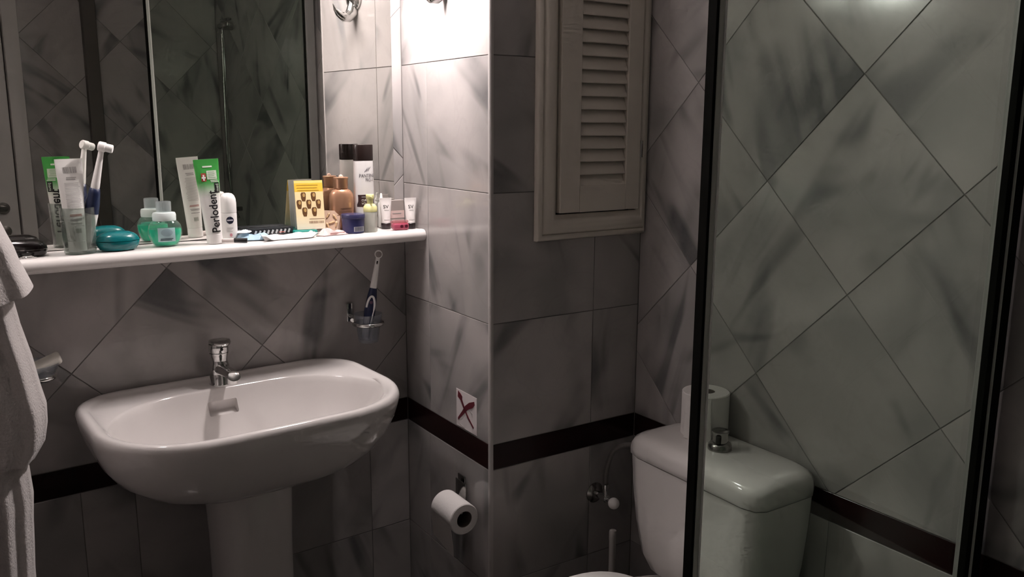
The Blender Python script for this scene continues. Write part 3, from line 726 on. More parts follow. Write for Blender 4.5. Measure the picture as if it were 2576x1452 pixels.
# blister pack, wipes, sachet
bl = onA('makeup_palette', 'flat black palette with a row of pale marks against the mirror', 'palette', -0.392, 0.030, S, 4)
mk('tray', box(0.125, 0.036, 0.021, (0.0, 0, 0.0105), 0.002), pmat('palette_black', (0.012, 0.014, 0.017), 0.35), bl)
for k in range(9):
    mk('pale_mark', mv(rotg(box(0.0045, 0.0012, 0.0095, (0, 0, 0), 0.0004, 1), 'Y', 25), -0.034 + 0.0105 * k, -0.0184, 0.0125), pmat('pale_mark', (0.45, 0.47, 0.48), 0.4) if k == 0 else bpy.data.materials['pale_mark'], bl)
def sheet(L_, W_, amp, seed, nx=16, ny=8, th=0.0012, lift=0.0):
    rr = random.Random(seed); ph = [rr.random() * 6.28 for _ in range(6)]
    top, bot = [], []
    for j in range(ny + 1):
        for i in range(nx + 1):
            u_, v_ = i / nx - 0.5, j / ny - 0.5
            e = (1 - (2 * abs(u_)) ** 4) * (1 - (2 * abs(v_)) ** 4)
            z = 0.0008 + e * amp * (0.55 + 0.45 * math.sin(9 * u_ + 5 * v_ + ph[0]) * math.cos(7 * v_ + ph[1])) + lift * max(0, abs(u_) - 0.38) * 0.08
            jx = 0.004 * math.sin(5 * v_ + ph[2]); jy = 0.003 * math.sin(7 * u_ + ph[3])
            top.append((u_ * L_ + jx, v_ * W_ + jy, z + th)); bot.append((u_ * L_ + jx, v_ * W_ + jy, z if e < 0.02 else 0.0006))
    n = len(top); Fc = []; w1 = nx + 1
    for j in range(ny):
        for i in range(nx):
            a = j * w1 + i; Fc.append((a, a + 1, a + 1 + w1, a + w1)); Fc.append((n + a, n + a + w1, n + a + 1 + w1, n + a + 1))
    bd = [i for i in range(nx + 1)] + [j * w1 + nx for j in range(1, ny + 1)] + [ny * w1 + i for i in range(nx - 1, -1, -1)] + [j * w1 for j in range(ny - 1, 0, -1)]
    for k in range(len(bd)): a, b = bd[k], bd[(k + 1) % len(bd)]; Fc.append((a, n + a, n + b, b))
    return top + bot, Fc
wp = onA('tissue_pack', 'light blue crumpled tissue pack on the shelf beside the deodorant', 'tissue pack', -0.437, 0.062, S, -10)
mk('wrapper', sheet(0.075, 0.052, 0.016, 3), pmat('pale_blue', (0.42, 0.60, 0.74), 0.35, noise=0.25, nscale=70), wp, smooth=25)
mk('white_flap', mv(sheet(0.03, 0.035, 0.006, 8, 8, 6), -0.018, 0.002, 0.016), pmat('flap_white', (0.72, 0.78, 0.82), 0.4), wp, smooth=25)
sa = onA('white_sachet', 'crinkled white foil sachet in front of the yellow card', 'sachet', -0.362, 0.092, S, 2)
mk('pouch', sheet(0.128, 0.048, 0.0125, 11, 20, 8, 0.001, 1.0), pmat('sachet_white', (0.80, 0.78, 0.77), 0.3), sa, smooth=20)
mk('red_print', mv(box(0.014, 0.006, 0.0006, (0, 0, 0)), -0.01, 0.012, 0.0146), REDINK, sa)
gb = onA('teal_packet', 'small flat teal packet under the yellow card', 'packet', -0.303, 0.037, S, -4)
mk('packet', box(0.056, 0.054, 0.0115, (0, 0, 0.00575), 0.002), pmat('packet_teal', (0.02, 0.26, 0.22), 0.4), gb)
mk('edge_print', box(0.03, 0.0006, 0.004, (0.006, -0.0273, 0.006)), PALE, gb)

# yellow folded card
def card_mat():
    m, N, L, b = newmat('yellow_card'); b.inputs['Roughness'].default_value = 0.5
    tc = N.new('ShaderNodeTexCoord'); sx = N.new('ShaderNodeSeparateXYZ'); L.new(tc.outputs['Object'], sx.inputs[0])
    r = N.new('ShaderNodeValToRGB'); mr = N.new('ShaderNodeMapRange'); mr.inputs['From Max'].default_value = 0.118
    L.new(sx.outputs['Z'], mr.inputs[0]); L.new(mr.outputs[0], r.inputs[0])
    e = r.color_ramp.elements; e[0].color = (0.80, 0.72, 0.58, 1); e[0].position = 0.0; e[1].color = (0.80, 0.56, 0.06, 1); e[1].position = 1.0
    for p, c in ((0.30, (0.84, 0.70, 0.42, 1)), (0.75, (0.84, 0.68, 0.36, 1)), (0.76, (0.78, 0.50, 0.05, 1)), (0.92, (0.80, 0.52, 0.05, 1)), (0.95, (0.82, 0.68, 0.25, 1))):
        n = e.new(p); n.color = c
    L.new(r.outputs[0], b.inputs['Base Color']); return m
yc = onA('folded_card', 'yellow folded card with brown oval pictures standing on the shelf', 'card', -0.284, 0.033, S + 0.0125, -12)
CARD = card_mat(); HC = 0.116
lean = 0.021
def panel(x0, x1, sgn, foot):
    P = []
    for z, y in ((0.0, sgn * foot), (HC, sgn * 0.001)):
        P += [(x0, y, z), (x1, y, z), (x1, y + 0.0008, z), (x0, y + 0.0008, z)]
    return P, [(0, 1, 5, 4), (1, 2, 6, 5), (2, 3, 7, 6), (3, 0, 4, 7), (0, 3, 2, 1), (4, 5, 6, 7)]
mk('front_panel', panel(-0.033, 0.035, -1, lean), CARD, yc, smooth=0)
mk('back_panel', panel(-0.033, 0.035, 1, 0.005), pmat('card_back', (0.62, 0.63, 0.61), 0.6), yc, smooth=0)
cf = lambda x, z, off=0.0004: (x, -lean + (lean - 0.001) * z / HC - off, z)
BR = pmat('brown_print', (0.12, 0.055, 0.02), 0.4); BR2 = pmat('tan_print', (0.50, 0.32, 0.12), 0.4)
for (px, pz) in ((-0.013, 0.078), (0.011, 0.078), (-0.024, 0.060), (-0.001, 0.060), (0.022, 0.060), (-0.012, 0.042), (0.011, 0.042)):
    po = [(px - 0.0062, pz + 0.006), (px - 0.004, pz + 0.010), (px + 0.004, pz + 0.010), (px + 0.0062, pz + 0.006), (px + 0.0056, pz - 0.004), (px + 0.004, pz - 0.011), (px - 0.003, pz - 0.011), (px - 0.0054, pz - 0.004)]
    pc = mk('printed_oval', wrap((po, [tuple(range(8))]), cf), BR, yc, smooth=0)
    mk('oval_tan_spot', wrap(disc2(px + 0.0012, pz + 0.0035, 0.0032, 0.0046, 12), lambda x, z: cf(x, z, 0.0008)), BR2, pc, smooth=0)  # tan spot printed inside each brown oval
mk('heading_lines', wrap(bars2(-0.028, 0.026, [0.105, 0.0985, 0.0925], 0.0012, 0.012, 4), cf), pmat('ochre_ink', (0.42, 0.22, 0.02), 0.5), yc, smooth=0)
mk('caption', wrap(barcode2(-0.003, 0.033, 0.0140, 0.0195, 13, 17), cf), pmat('caption_brown', (0.30, 0.19, 0.12), 0.5), yc, smooth=0)
mk('caption_line', wrap(bars2(-0.002, 0.034, [0.0245], 0.0012), cf), bpy.data.materials['caption_brown'], yc, smooth=0)

# small beige card
bc = onA('small_card', 'small beige card with golden figures leaning on the copper bottle', 'card', -0.238, 0.060, S, -16)
bcard = rotg(box(0.041, 0.0012, 0.056, (0, 0, 0.028)), 'X', -16)
bcard = [(x + 0.012 * (0.028 - z) / 0.056 * 0 + 0.05 * 0, y, z) for x, y, z in bcard[0]], bcard[1]
bco = mk('board', rotg(bcard, 'Y', 4), pmat('beige_card', (0.52, 0.37, 0.27), 0.5, noise=0.15, nscale=60), bc, smooth=0)
for (px, pz, an) in ((-0.009, 0.043, 30), (0.008, 0.040, -35), (0.000, 0.026, 70), (0.011, 0.022, 10), (-0.010, 0.018, -20)):
    mk('gold_figure', rotg(rotg(mv(rotg(lathe([(0.001, -0.007), (0.0024, -0.003), (0.0018, 0.0), (0.0030, 0.004), (0.001, 0.008)], 12), 'Y', an), px, -0.0018, pz), 'X', -16), 'Y', 4), pmat('gold_print', (0.62, 0.42, 0.24), 0.4) if 'gold_print' not in bpy.data.materials else bpy.data.materials['gold_print'], bco)

# pale pink packet
pk = onA('pink_packet', 'pale pink clear-wrapped packet at the front edge of the shelf', 'packet', -0.254, 0.092, S, 8)
mk('wrapper', sheet(0.068, 0.032, 0.0175, 21, 14, 6), pmat('pale_pink', (0.74, 0.55, 0.53), 0.25, noise=0.12, nscale=80), pk, smooth=25)
mk('inner_strip', box(0.040, 0.0008, 0.004, (0.008, -0.0150, 0.005)), pmat('rose', (0.62, 0.36, 0.34), 0.5), pk)

# copper bottle
COP = pmat('copper_plastic', (0.52, 0.285, 0.175), 0.26, 0.55)
cp = onA('copper_bottle', 'copper coloured lotion bottle with cylindrical cap beside the yellow card', 'bottle', -0.200, 0.040, S, -14)
mk('body', loft([[(a * math.cos(t), a * 0.62 * math.sin(t), z) for t in [2 * math.pi * i / 40 for i in range(40)]] for a, z in [(0.021, 0.0), (0.0235, 0.002), (0.0255, 0.012), (0.0295, 0.040), (0.0310, 0.058), (0.0312, 0.074), (0.0305, 0.085), (0.0282, 0.0945), (0.0235, 0.1015), (0.0178, 0.1050), (0.0170, 0.106)]]), COP, cp, smooth=60)
mk('cap', lathe([(0.0165, 0.1065), (0.0172, 0.1075), (0.0172, 0.1280), (0.0185, 0.1295), (0.0185, 0.1335), (0.0170, 0.1345)], 32, 0.8), COP, cp, smooth=40)
mk('cap_tip', mv(lathe([(0.006, 0.1343), (0.0058, 0.137), (0.003, 0.1405), (0.001, 0.141)], 20), 0, -0.002, 0), pmat('copper_pale', (0.75, 0.52, 0.42), 0.25, 0.3), cp)
for k, z in enumerate((0.058, 0.050, 0.042)):
    csf = lambda x, zz, o_=0.0005: (x, -0.62 * math.sqrt(max(0, 0.0312 ** 2 - x * x)) - o_, zz)
    mk('dark_stripe', wrap(rect2(-0.006 - 0.005 * k, 0.024, z - 0.0008, z + 0.0008, 10, 1), csf), pmat('copper_dark', (0.10, 0.045, 0.02), 0.4) if k == 0 else bpy.data.materials['copper_dark'], cp, smooth=0)

# shampoo bottle
pn = onA('shampoo_bottle', 'tall white shampoo bottle with dark brown cap by the corner', 'bottle', -0.141, 0.047, S, -2)
ps = 0.60
def pel(a, z): return [(a * (abs(math.cos(t)) ** 0.8) * (1 if math.cos(t) > 0 else -1), a * ps * (abs(math.sin(t)) ** 0.9) * (1 if math.sin(t) > 0 else -1), z) for t in [2 * math.pi * i / 44 for i in range(44)]]
mk('body', loft([pel(a, z) for a, z in [(0.024, 0.0), (0.0265, 0.002), (0.0272, 0.02), (0.0268, 0.08), (0.0258, 0.13), (0.0252, 0.170), (0.0248, 0.1735)]]), pmat('pearl_white', (0.74, 0.72, 0.71), 0.3), pn, smooth=50)
mk('cap', loft([pel(a, z) for a, z in [(0.0252, 0.1740), (0.0256, 0.1755), (0.0256, 0.2115), (0.0245, 0.213)]]), pmat('dark_brown', (0.012, 0.006, 0.005), 0.3), pn, smooth=40)
def pf(x, z, off=0.0005):
    a = 0.0272 if z < 0.02 else 0.0272 - 0.0022 * (z - 0.02) / 0.155
    x = max(-a * 0.99, min(a * 0.99, x)); c_ = (abs(x) / a) ** (1 / 0.8); s_ = math.sqrt(max(0, 1 - c_ * c_))
    return (x, -a * ps * s_ ** 0.9 - off, z)
mk('brand_lettering', wrap(text_geo('PANTENE', 0.041, 0.0085), lambda x, z: pf(x + 0.003, z + 0.137, 0.0009)), DARKINK, pn, smooth=0)
mk('line_lettering', wrap(text_geo('PRO-V', 0.022, 0.0080), lambda x, z: pf(x + 0.009, z + 0.1265, 0.0009)), DARKINK, pn, smooth=0)
for k in range(3):
    x0 = -0.005 + 0.0045 * k
    mk('logo_stroke', wrap(([(x0, 0.146 + 0.001 * k), (x0 + 0.001, 0.1455 + 0.001 * k), (x0 + 0.0075, 0.152 + 0.002 * k), (x0 + 0.009, 0.158 + 0.001 * k), (x0 + 0.006, 0.1525 + 0.002 * k)], [(0, 1, 2, 3, 4)]), pf), DARKINK, pn, smooth=0)
mk('brown_band', wrap(rect2(-0.0262, 0.0262, 0.060, 0.090, 20, 4), pf), pmat('band_brown', (0.045, 0.022, 0.022), 0.4), pn, smooth=60)
for k, (s_, zz, wd) in enumerate((('CUERPO Y', 0.0765, 0.032), ('VOLUMEN', 0.0680, 0.032))):
    mk('band_lettering', wrap(text_geo(s_, wd, 0.0052), lambda x, z: pf(x + 0.002, z + zz, 0.001)), WHITEINK, pn, smooth=0)
mk('band_line', wrap(bars2(-0.014, 0.016, [0.0845], 0.0022), lambda x, z: pf(x, z, 0.001)), GREYINK, pn, smooth=0)
mk('gold_badge', wrap(disc2(0.012, 0.053, 0.0075, 0.0075), lambda x, z: pf(x, z, 0.0012)), pmat('badge', (0.42, 0.40, 0.12), 0.4), pn, smooth=0)

# blue jar
jr = onA('cream_jar', 'dark blue cream jar with a barcode at the shelf edge', 'jar', -0.190, 0.081, S, -10)
JB = pmat('jar_blue', (0.035, 0.038, 0.13), 0.35)
mk('jar', lathe([(0.024, 0.0), (0.0258, 0.002), (0.0280, 0.034), (0.0282, 0.036)], 40), JB, jr)
mk('lid', lathe([(0.0290, 0.0362), (0.0296, 0.037), (0.0296, 0.0445), (0.0285, 0.0465), (0.010, 0.0475)], 40), pmat('lid_blue', (0.05, 0.05, 0.13), 0.25, trans=0.2), jr)
jf = lambda x, z, off=0.0005: (x, -math.sqrt(max(0, (0.0258 + 0.0022 * z / 0.034) ** 2 - x * x)) - off, z)
mk('barcode_label', wrap(rect2(-0.006, 0.022, 0.005, 0.017, 12, 2), jf), pmat('barcode_pale', (0.62, 0.62, 0.66), 0.5), jr, smooth=0)
mk('barcode', wrap(barcode2(-0.003, 0.020, 0.006, 0.016, 12, 9), lambda x, z: jf(x, z, 0.0009)), NAVY, jr, smooth=0)

# pump bottle
pb = onA('pump_bottle', 'clear pump bottle with pale yellow pump head beside the blue jar', 'bottle', -0.146, 0.088, S, -10)
mk('flask', lathe([(0.0145, 0.0), (0.0168, 0.0015), (0.0172, 0.045), (0.0165, 0.049), (0.0160, 0.050)], 32), glassmat('pump_clear', (0.88, 0.90, 0.86), haze=0.45, hazecol=(0.85, 0.86, 0.80)), pb, smooth=50)
YEL = pmat('pale_yellow', (0.80, 0.77, 0.36), 0.4)
mk('collar', lathe([(0.0168, 0.050), (0.0172, 0.052), (0.0168, 0.062), (0.012, 0.068), (0.0085, 0.070)], 32), YEL, pb, smooth=50)
mk('pump_head', cat(lathe([(0.0075, 0.070), (0.0075, 0.080), (0.0100, 0.082), (0.0102, 0.091), (0.009, 0.093)], 28), mv(rotg(lathe([(0.0030, 0.0), (0.0026, 0.016)], 14), 'X', 90), 0, -0.004, 0.087)), YEL, pb, smooth=50)

# two cosmetic tubes, a small box, a jewel box, a dropper bottle
SVW = pmat('tube_white', (0.82, 0.78, 0.76), 0.35)
def svtube(label, u, ww, deg):
    t = onA('cosmetic_tube', label, 'cosmetic tube', u, ww, S, deg, 'small white cosmetic tubes with dark caps')
    mk('cap', lathe([(0.0118, 0.0), (0.0125, 0.001), (0.0125, 0.013), (0.0118, 0.0138)], 28), pmat('tube_cap', (0.016, 0.008, 0.010), 0.35) if 'tube_cap' not in bpy.data.materials else bpy.data.materials['tube_cap'], t)
    rr_ = []
    for k in range(11):
        q = k / 10; z = 0.0145 + 0.057 * q; a = 0.0115 + 0.0045 * q; b = max(0.0009, 0.0115 * (1 - q) ** 0.8)
        rr_.append([(a * math.cos(2 * math.pi * i / 28), b * math.sin(2 * math.pi * i / 28), z) for i in range(28)])
    rr_.append([(x, y, 0.078) for x, y, z in rr_[-1]])
    mk('tube', loft(rr_), SVW, t, smooth=50)
    def sf(x, z, off=0.0005):
        q = max(0, min(1, (z - 0.0145) / 0.057)); a = 0.0115 + 0.0045 * q; b = max(0.0009, 0.0115 * (1 - q) ** 0.8)
        return (x, -b * math.sqrt(max(0, 1 - (x / a) ** 2)) - off, z)
    mk('initials', wrap(text_geo('SV', 0.014, 0.0085), lambda x, z: sf(x, z + 0.056)), INK, t, smooth=0)
    mk('fine_print', wrap(bars2(-0.005, 0.007, [0.047], 0.0009), sf), GREYINK, t, smooth=0)
    mk('foot_print', wrap(bars2(-0.007, 0.008, [0.0225], 0.0009), sf), GREYINK, t, smooth=0)
svtube('small white cosmetic tube with dark cap next to the clear pump bottle', -0.081, 0.047, -12)
svtube('small white cosmetic tube with dark cap nearest the pillar', -0.026, 0.078, -12)
gx = onA('small_carton', 'small grey and pink carton between the two white tubes', 'box', -0.045, 0.030, S, 0)
mk('carton', box(0.044, 0.020, 0.070, (0, 0, 0.035), 0.0006, 1), pmat('carton_grey', (0.33, 0.29, 0.27), 0.5), gx, smooth=0)
mk('pink_panel', box(0.0442, 0.0006, 0.019, (0, -0.0102, 0.0335)), pmat('carton_pink', (0.66, 0.50, 0.47), 0.5), gx, smooth=0)
mk('panel_print', box(0.026, 0.0006, 0.0016, (0.0, -0.0107, 0.036)), GREYINK, gx, smooth=0)
mk('rose_base', box(0.0442, 0.0006, 0.016, (0, -0.0102, 0.009)), pmat('carton_rose', (0.42, 0.17, 0.19), 0.5), gx, smooth=0)
jb = onA('jewel_box', 'tiny translucent pink box with dark dots in front of the carton', 'box', -0.067, 0.096, S, -8)
mk('box', box(0.041, 0.022, 0.018, (0, 0, 0.0092), 0.005, 3), pmat('raspberry', (0.55, 0.11, 0.18), 0.25, trans=0.25), jb, smooth=50)
mk('clear_lid', box(0.039, 0.021, 0.007, (0, 0, 0.0218), 0.003, 2), glassmat('lid_pink', (0.85, 0.6, 0.62), haze=0.25, hazecol=(0.75, 0.5, 0.52)), jb, smooth=50)
for x in (0.0, 0.012): mk('dark_dot', mv(rotg(lathe([(0.0042, 0), (0.0042, 0.0008)], 14), 'X', 90), x, -0.0109, 0.010), pmat('wine', (0.12, 0.01, 0.03), 0.3) if 'wine' not in bpy.data.materials else bpy.data.materials['wine'], jb)
db = onA('nozzle_bottle', 'slim white bottle with pointed nozzle behind the white tube', 'bottle', -0.078, 0.019, S, 0)
mk('flask', lathe([(0.008, 0.0), (0.009, 0.001), (0.009, 0.060), (0.006, 0.066), (0.004, 0.067)], 24), pmat('milky', (0.70, 0.69, 0.66), 0.3), db)
mk('nozzle', lathe([(0.0055, 0.0672), (0.0055, 0.074), (0.0035, 0.077), (0.0028, 0.087), (0.001, 0.088)], 20), WHITE, db)

# ------------------------------------------------------------------ paper sign on the pillar
pg = thing('paper_sign', 'white paper with a dark red cross taped to the pillar', 'sign', (-0.0006, -0.3265, 0.7605), -math.pi / 2)
# local x runs towards the camera along the pillar face, local y = -x world... the sheet faces -x
mk('sheet', box(0.099, 0.0006, 0.0945, (0, 0, 0)), pmat('sign_paper', (0.74, 0.68, 0.68), 0.7), pg, smooth=0)
RED = pmat('sign_red', (0.115, 0.012, 0.022), 0.6)
def stroke(pts): return prism(pts, -0.0012, -0.0004)
mk('long_stroke', stroke([(-0.040, 0.044), (-0.030, 0.040), (-0.020, 0.034), (-0.021, 0.026), (-0.004, 0.003), (0.014, -0.014), (0.035, -0.030), (0.033, -0.034), (0.010, -0.018), (-0.010, 0.001), (-0.028, 0.022), (-0.042, 0.028), (-0.041, 0.036)]), RED, pg, smooth=0)
mk('cross_stroke', stroke([(-0.041, -0.032), (-0.041, -0.026), (-0.022, -0.006), (-0.005, 0.014), (0.014, 0.027), (0.038, 0.036), (0.040, 0.028), (0.030, 0.018), (0.006, 0.006), (-0.012, -0.009), (-0.028, -0.022)]), RED, pg, smooth=0)
for q_ in ([(0.012, 0.010), (0.030, 0.002), (0.030, 0.000), (0.012, 0.008)], [(-0.030, -0.040), (-0.010, -0.043), (-0.010, -0.044), (-0.030, -0.041)]):
    mk('pencil_line', stroke(q_), GREYINK, pg, smooth=0)

# ------------------------------------------------------------------ toilet paper holder on the pillar
th = thing('paper_holder', 'chrome toilet roll holder on the pillar face', 'paper holder', (-0.0006, -0.315, 0.505))
mk('wall_plate', box(0.004, 0.034, 0.048, (-0.0025, 0.010, 0.060), 0.0012), CHROME_D, th)
mk('flap', box(0.003, 0.05, 0.07, (-0.012, -0.002, 0.040), 0.001), CHROME_D, th)
mk('arm', sweep([(-0.004, 0.040, 0.0), (-0.040, 0.041, 0.024), (-0.0495, 0.037, 0.026), (-0.0495, 0.02, 0.0265), (-0.0495, -0.070, 0.0265)], 0.0042), CHROME_D, th)
mk('arm_plate', box(0.005, 0.03, 0.03, (-0.003, 0.040, 0.0), 0.0012), CHROME_D, th)
def roll_geo(r, rh, L_, n=48):
    return loft([circ(rh, 0, n), circ(r - 0.002, 0, n), circ(r, 0.002, n), circ(r, L_ - 0.002, n), circ(r - 0.002, L_, n), circ(rh, L_, n), circ(rh, 0, n)], False, False)
tr1 = thing('toilet_roll', 'toilet roll with a hanging sheet on the pillar holder', 'toilet roll', (-0.0505, -0.300, 0.520))
mk('roll', rotg(roll_geo(0.0385, 0.0205, 0.100), 'X', 90), PAPER, tr1, smooth=40)
mk('core', rotg(loft([circ(0.0205, 0.001, 36), circ(0.0205, 0.099, 36), circ(0.0192, 0.099, 36), circ(0.0192, 0.001, 36), circ(0.0205, 0.001, 36)], False, False), 'X', 90), pmat('cardboard', (0.11, 0.09, 0.08), 0.9), tr1, smooth=40)
hang = []
for z, x in ((0.0, -0.0380), (-0.02, -0.0376), (-0.04, -0.0350), (-0.06, -0.0325), (-0.072, -0.031)):
    hang.append([(x, -0.0005, z), (x, -0.05, z), (x + 0.0007, -0.0995 + (0.0 if z > -0.05 else 0.0), z), (x + 0.0012, -0.0995, z), (x + 0.0008, -0.05, z), (x + 0.0008, -0.0005, z)])
hang[-1] = [(p[0], p[1], p[2] - 0.018 * (abs(p[1]) / 0.0995)) for p in hang[-1]]
mk('hanging_sheet', loft(hang), PAPER, tr1, smooth=60)

# ------------------------------------------------------------------ water valve, hose, brush
va = thing('stop_valve', 'chrome stop valve with white knob on the wall by the cistern', 'valve', (0.318, -PP - 0.0008, 0.515))
mk('escutcheon', rotg(lathe([(0.027, 0.0), (0.027, 0.002), (0.018, 0.009), (0.010, 0.010)], 32), 'X', 90), CHROME_D, va)
mk('body', cat(rotg(lathe([(0.008, 0.009), (0.008, 0.035), (0.0105, 0.036), (0.0105, 0.05), (0.008, 0.051)], 24), 'X', 90), mv(lathe([(0.007, 0.0), (0.007, 0.026), (0.0085, 0.027), (0.0085, 0.038)], 20), 0, -0.042, 0)), CHROME, va)
mk('stem', rotg(lathe([(0.005, 0.05), (0.005, 0.062)], 16), 'X', 90), CHROME, va)
mk('knob', mv(lathe([(0.0145 * math.sin(a), -0.0145 * math.cos(a)) for a in [R(x) for x in range(6, 180, 12)]], 24), 0.004, -0.072, -0.004), WHITE, va, smooth=60)
tag(mk('supply_hose', sweep(bez([(0.318, -PP - 0.0428, 0.557), (0.315, -PP - 0.048, 0.62), (0.318, -0.50, 0.68), (0.325, -0.56, 0.692), (0.335, -0.625, 0.688)], 18), 0.0066, 12), pmat('braided_hose', (0.20, 0.185, 0.175), 0.4, 0.5, noise=0.3, nscale=500), smooth=60),
    'grey braided water hose curving from the valve to the cistern', 'hose')
tb = thing('toilet_brush', 'toilet brush with plain pale handle beside the toilet', 'toilet brush', (0.300, -0.535, 0.0008))
mk('holder', lathe([(0.045, 0.0), (0.048, 0.003), (0.046, 0.13), (0.040, 0.135), (0.038, 0.13), (0.038, 0.01), (0.001, 0.01)], 32, c0=True, c1=False), WHITE, tb)
mk('handle', lathe([(0.0085, 0.05), (0.0085, 0.425), (0.0092, 0.430), (0.0095, 0.449), (0.0085, 0.4535), (0.004, 0.455)], 24), pmat('handle_grey', (0.46, 0.43, 0.41), 0.4), tb)
mk('bristles', lathe([(0.012, 0.012), (0.030, 0.02), (0.030, 0.085), (0.010, 0.10)], 24), WHITE, tb)

# ------------------------------------------------------------------ toilet
CY = -0.822
to = thing('toilet', 'white close-coupled toilet with cistern behind the shower glass', 'toilet', (0, CY, 0))
def cring(x0, x1, hy, z, r, n=56):
    cx, hx = (x0 + x1) / 2, (x1 - x0) / 2; out = []
    for i in range(n):
        a = 2 * math.pi * i / n; c, s = math.cos(a), math.sin(a)
        lo, hi = 0.0, 1.0
        for _ in range(24):
            m = (lo + hi) / 2; x, y = abs(c * m), abs(s * m)
            ok = x <= hx and y <= hy
            dx, dy = x - (hx - r), y - (hy - r)
            if ok and dx > 0 and dy > 0: ok = dx * dx + dy * dy <= r * r
            if ok: lo = m
            else: hi = m
        out.append((cx + c * lo, s * lo, z))
    return out
BX = QQ + 0.0025
tank = mk('cistern', loft([cring(0.335, BX - 0.02, 0.10, 0.400, 0.04), cring(0.300, BX - 0.01, 0.135, 0.408, 0.05), cring(0.281, BX, 0.160, 0.428, 0.05), cring(0.270, BX, 0.174, 0.462, 0.045),
    cring(0.262, BX, 0.185, 0.54, 0.04), cring(0.257, BX, 0.192, 0.63, 0.036), cring(0.255, BX, 0.195, 0.6995, 0.034)]), CERAMIC, to, smooth=60)
lid_rows = [(0.2545, 0.1955, 0.7015, 0.034), (0.2520, 0.1985, 0.7035, 0.036), (0.2510, 0.1995, 0.716, 0.038), (0.2520, 0.1985, 0.730, 0.040), (0.2555, 0.195, 0.740, 0.042), (0.264, 0.187, 0.7475, 0.044), (0.278, 0.174, 0.7520, 0.046), (0.300, 0.153, 0.7542, 0.045), (0.33, 0.11, 0.7550, 0.035)]
tl_ = mk('cistern_lid', loft([cring(x0, BX - (0.252 - 0.249) * 0 - max(0, (x0 - 0.252)) * 0.35, hy, z, r) for x0, hy, z, r in lid_rows]), CERAMIC, to, smooth=60)
fb = mk('flush_knob', cat(lathe([(0.026, 0.752), (0.0262, 0.754), (0.0255, 0.766), (0.022, 0.770), (0.0165, 0.772), (0.0165, 0.790), (0.0195, 0.795), (0.0195, 0.797), (0.017, 0.7985)], 32)), CHROME_D, to, (0.352, -0.002, 0), smooth=45)
mk('knob_slot', mv(lathe([(0.006, -0.008), (0.006, 0.008)], 16), -0.0145, -0.0085, 0.781), DARK, fb)
def oring(x0, x1, hy, z, n=48, sq=0.8):
    cx, hx = (x0 + x1) / 2, (x1 - x0) / 2
    return [(cx + hx * (abs(math.cos(a)) ** (sq if math.cos(a) > 0 else 1.0)) * (1 if math.cos(a) > 0 else -1), hy * (abs(math.sin(a)) ** 0.85) * (1 if math.sin(a) > 0 else -1), z) for a in [2 * math.pi * i / n for i in range(n)]]
mk('bowl', loft([oring(-0.08, 0.36, 0.11, 0.0), oring(-0.08, 0.36, 0.11, 0.02), oring(-0.06, 0.34, 0.10, 0.12), oring(-0.12, 0.34, 0.13, 0.24), oring(-0.19, 0.36, 0.17, 0.34), oring(-0.205, 0.39, 0.18, 0.385), oring(-0.20, 0.39, 0.176, 0.4015)]), CERAMIC, to, smooth=60)
mk('seat', loft([oring(-0.215, 0.225, 0.186, 0.4025, sq=0.5), oring(-0.218, 0.228, 0.189, 0.408, sq=0.5), oring(-0.215, 0.225, 0.186, 0.422, sq=0.5)]), WHITE, to, smooth=40)
mk('seat_lid', loft([oring(-0.215, 0.225, 0.186, 0.4235, sq=0.5), oring(-0.219, 0.229, 0.190, 0.428, sq=0.5), oring(-0.217, 0.227, 0.188, 0.440, sq=0.5), oring(-0.205, 0.215, 0.176, 0.4485, sq=0.5), oring(-0.15, 0.16, 0.12, 0.451, sq=0.5)]), WHITE, to, smooth=50)
t2 = thing('toilet_roll', 'toilet roll standing upright on the cistern lid', 'toilet roll', (0.3945, -0.735, 0.7545))
mk('roll', roll_geo(0.0535, 0.0205, 0.102), PAPER, t2, smooth=40)
mk('core', loft([circ(0.0205, 0.001, 36), circ(0.0205, 0.101, 36), circ(0.0192, 0.101, 36), circ(0.0192, 0.001, 36), circ(0.0205, 0.001, 36)], False, False), bpy.data.materials['cardboard'], t2, smooth=40)
fl = []
for z, d in ((0.101, 0.0), (0.08, 0.0006), (0.05, 0.0020), (0.02, 0.0045), (0.001, 0.0060)):
    ring_ = []
    for k in range(9):
        a = R(172 + 8 * k + (0.101 - z) * 30); ring_.append(((0.0540 + d) * math.cos(a), (0.0540 + d) * math.sin(a), z))
    ring_ += [((0.0540 + d + 0.0006) * math.cos(R(172 + 8 * k + (0.101 - z) * 30)), (0.0546 + d) * math.sin(R(172 + 8 * k + (0.101 - z) * 30)), z) for k in range(8, -1, -1)]
    fl.append(ring_)
mk('loose_sheet', loft(fl), PAPER, t2, smooth=60)

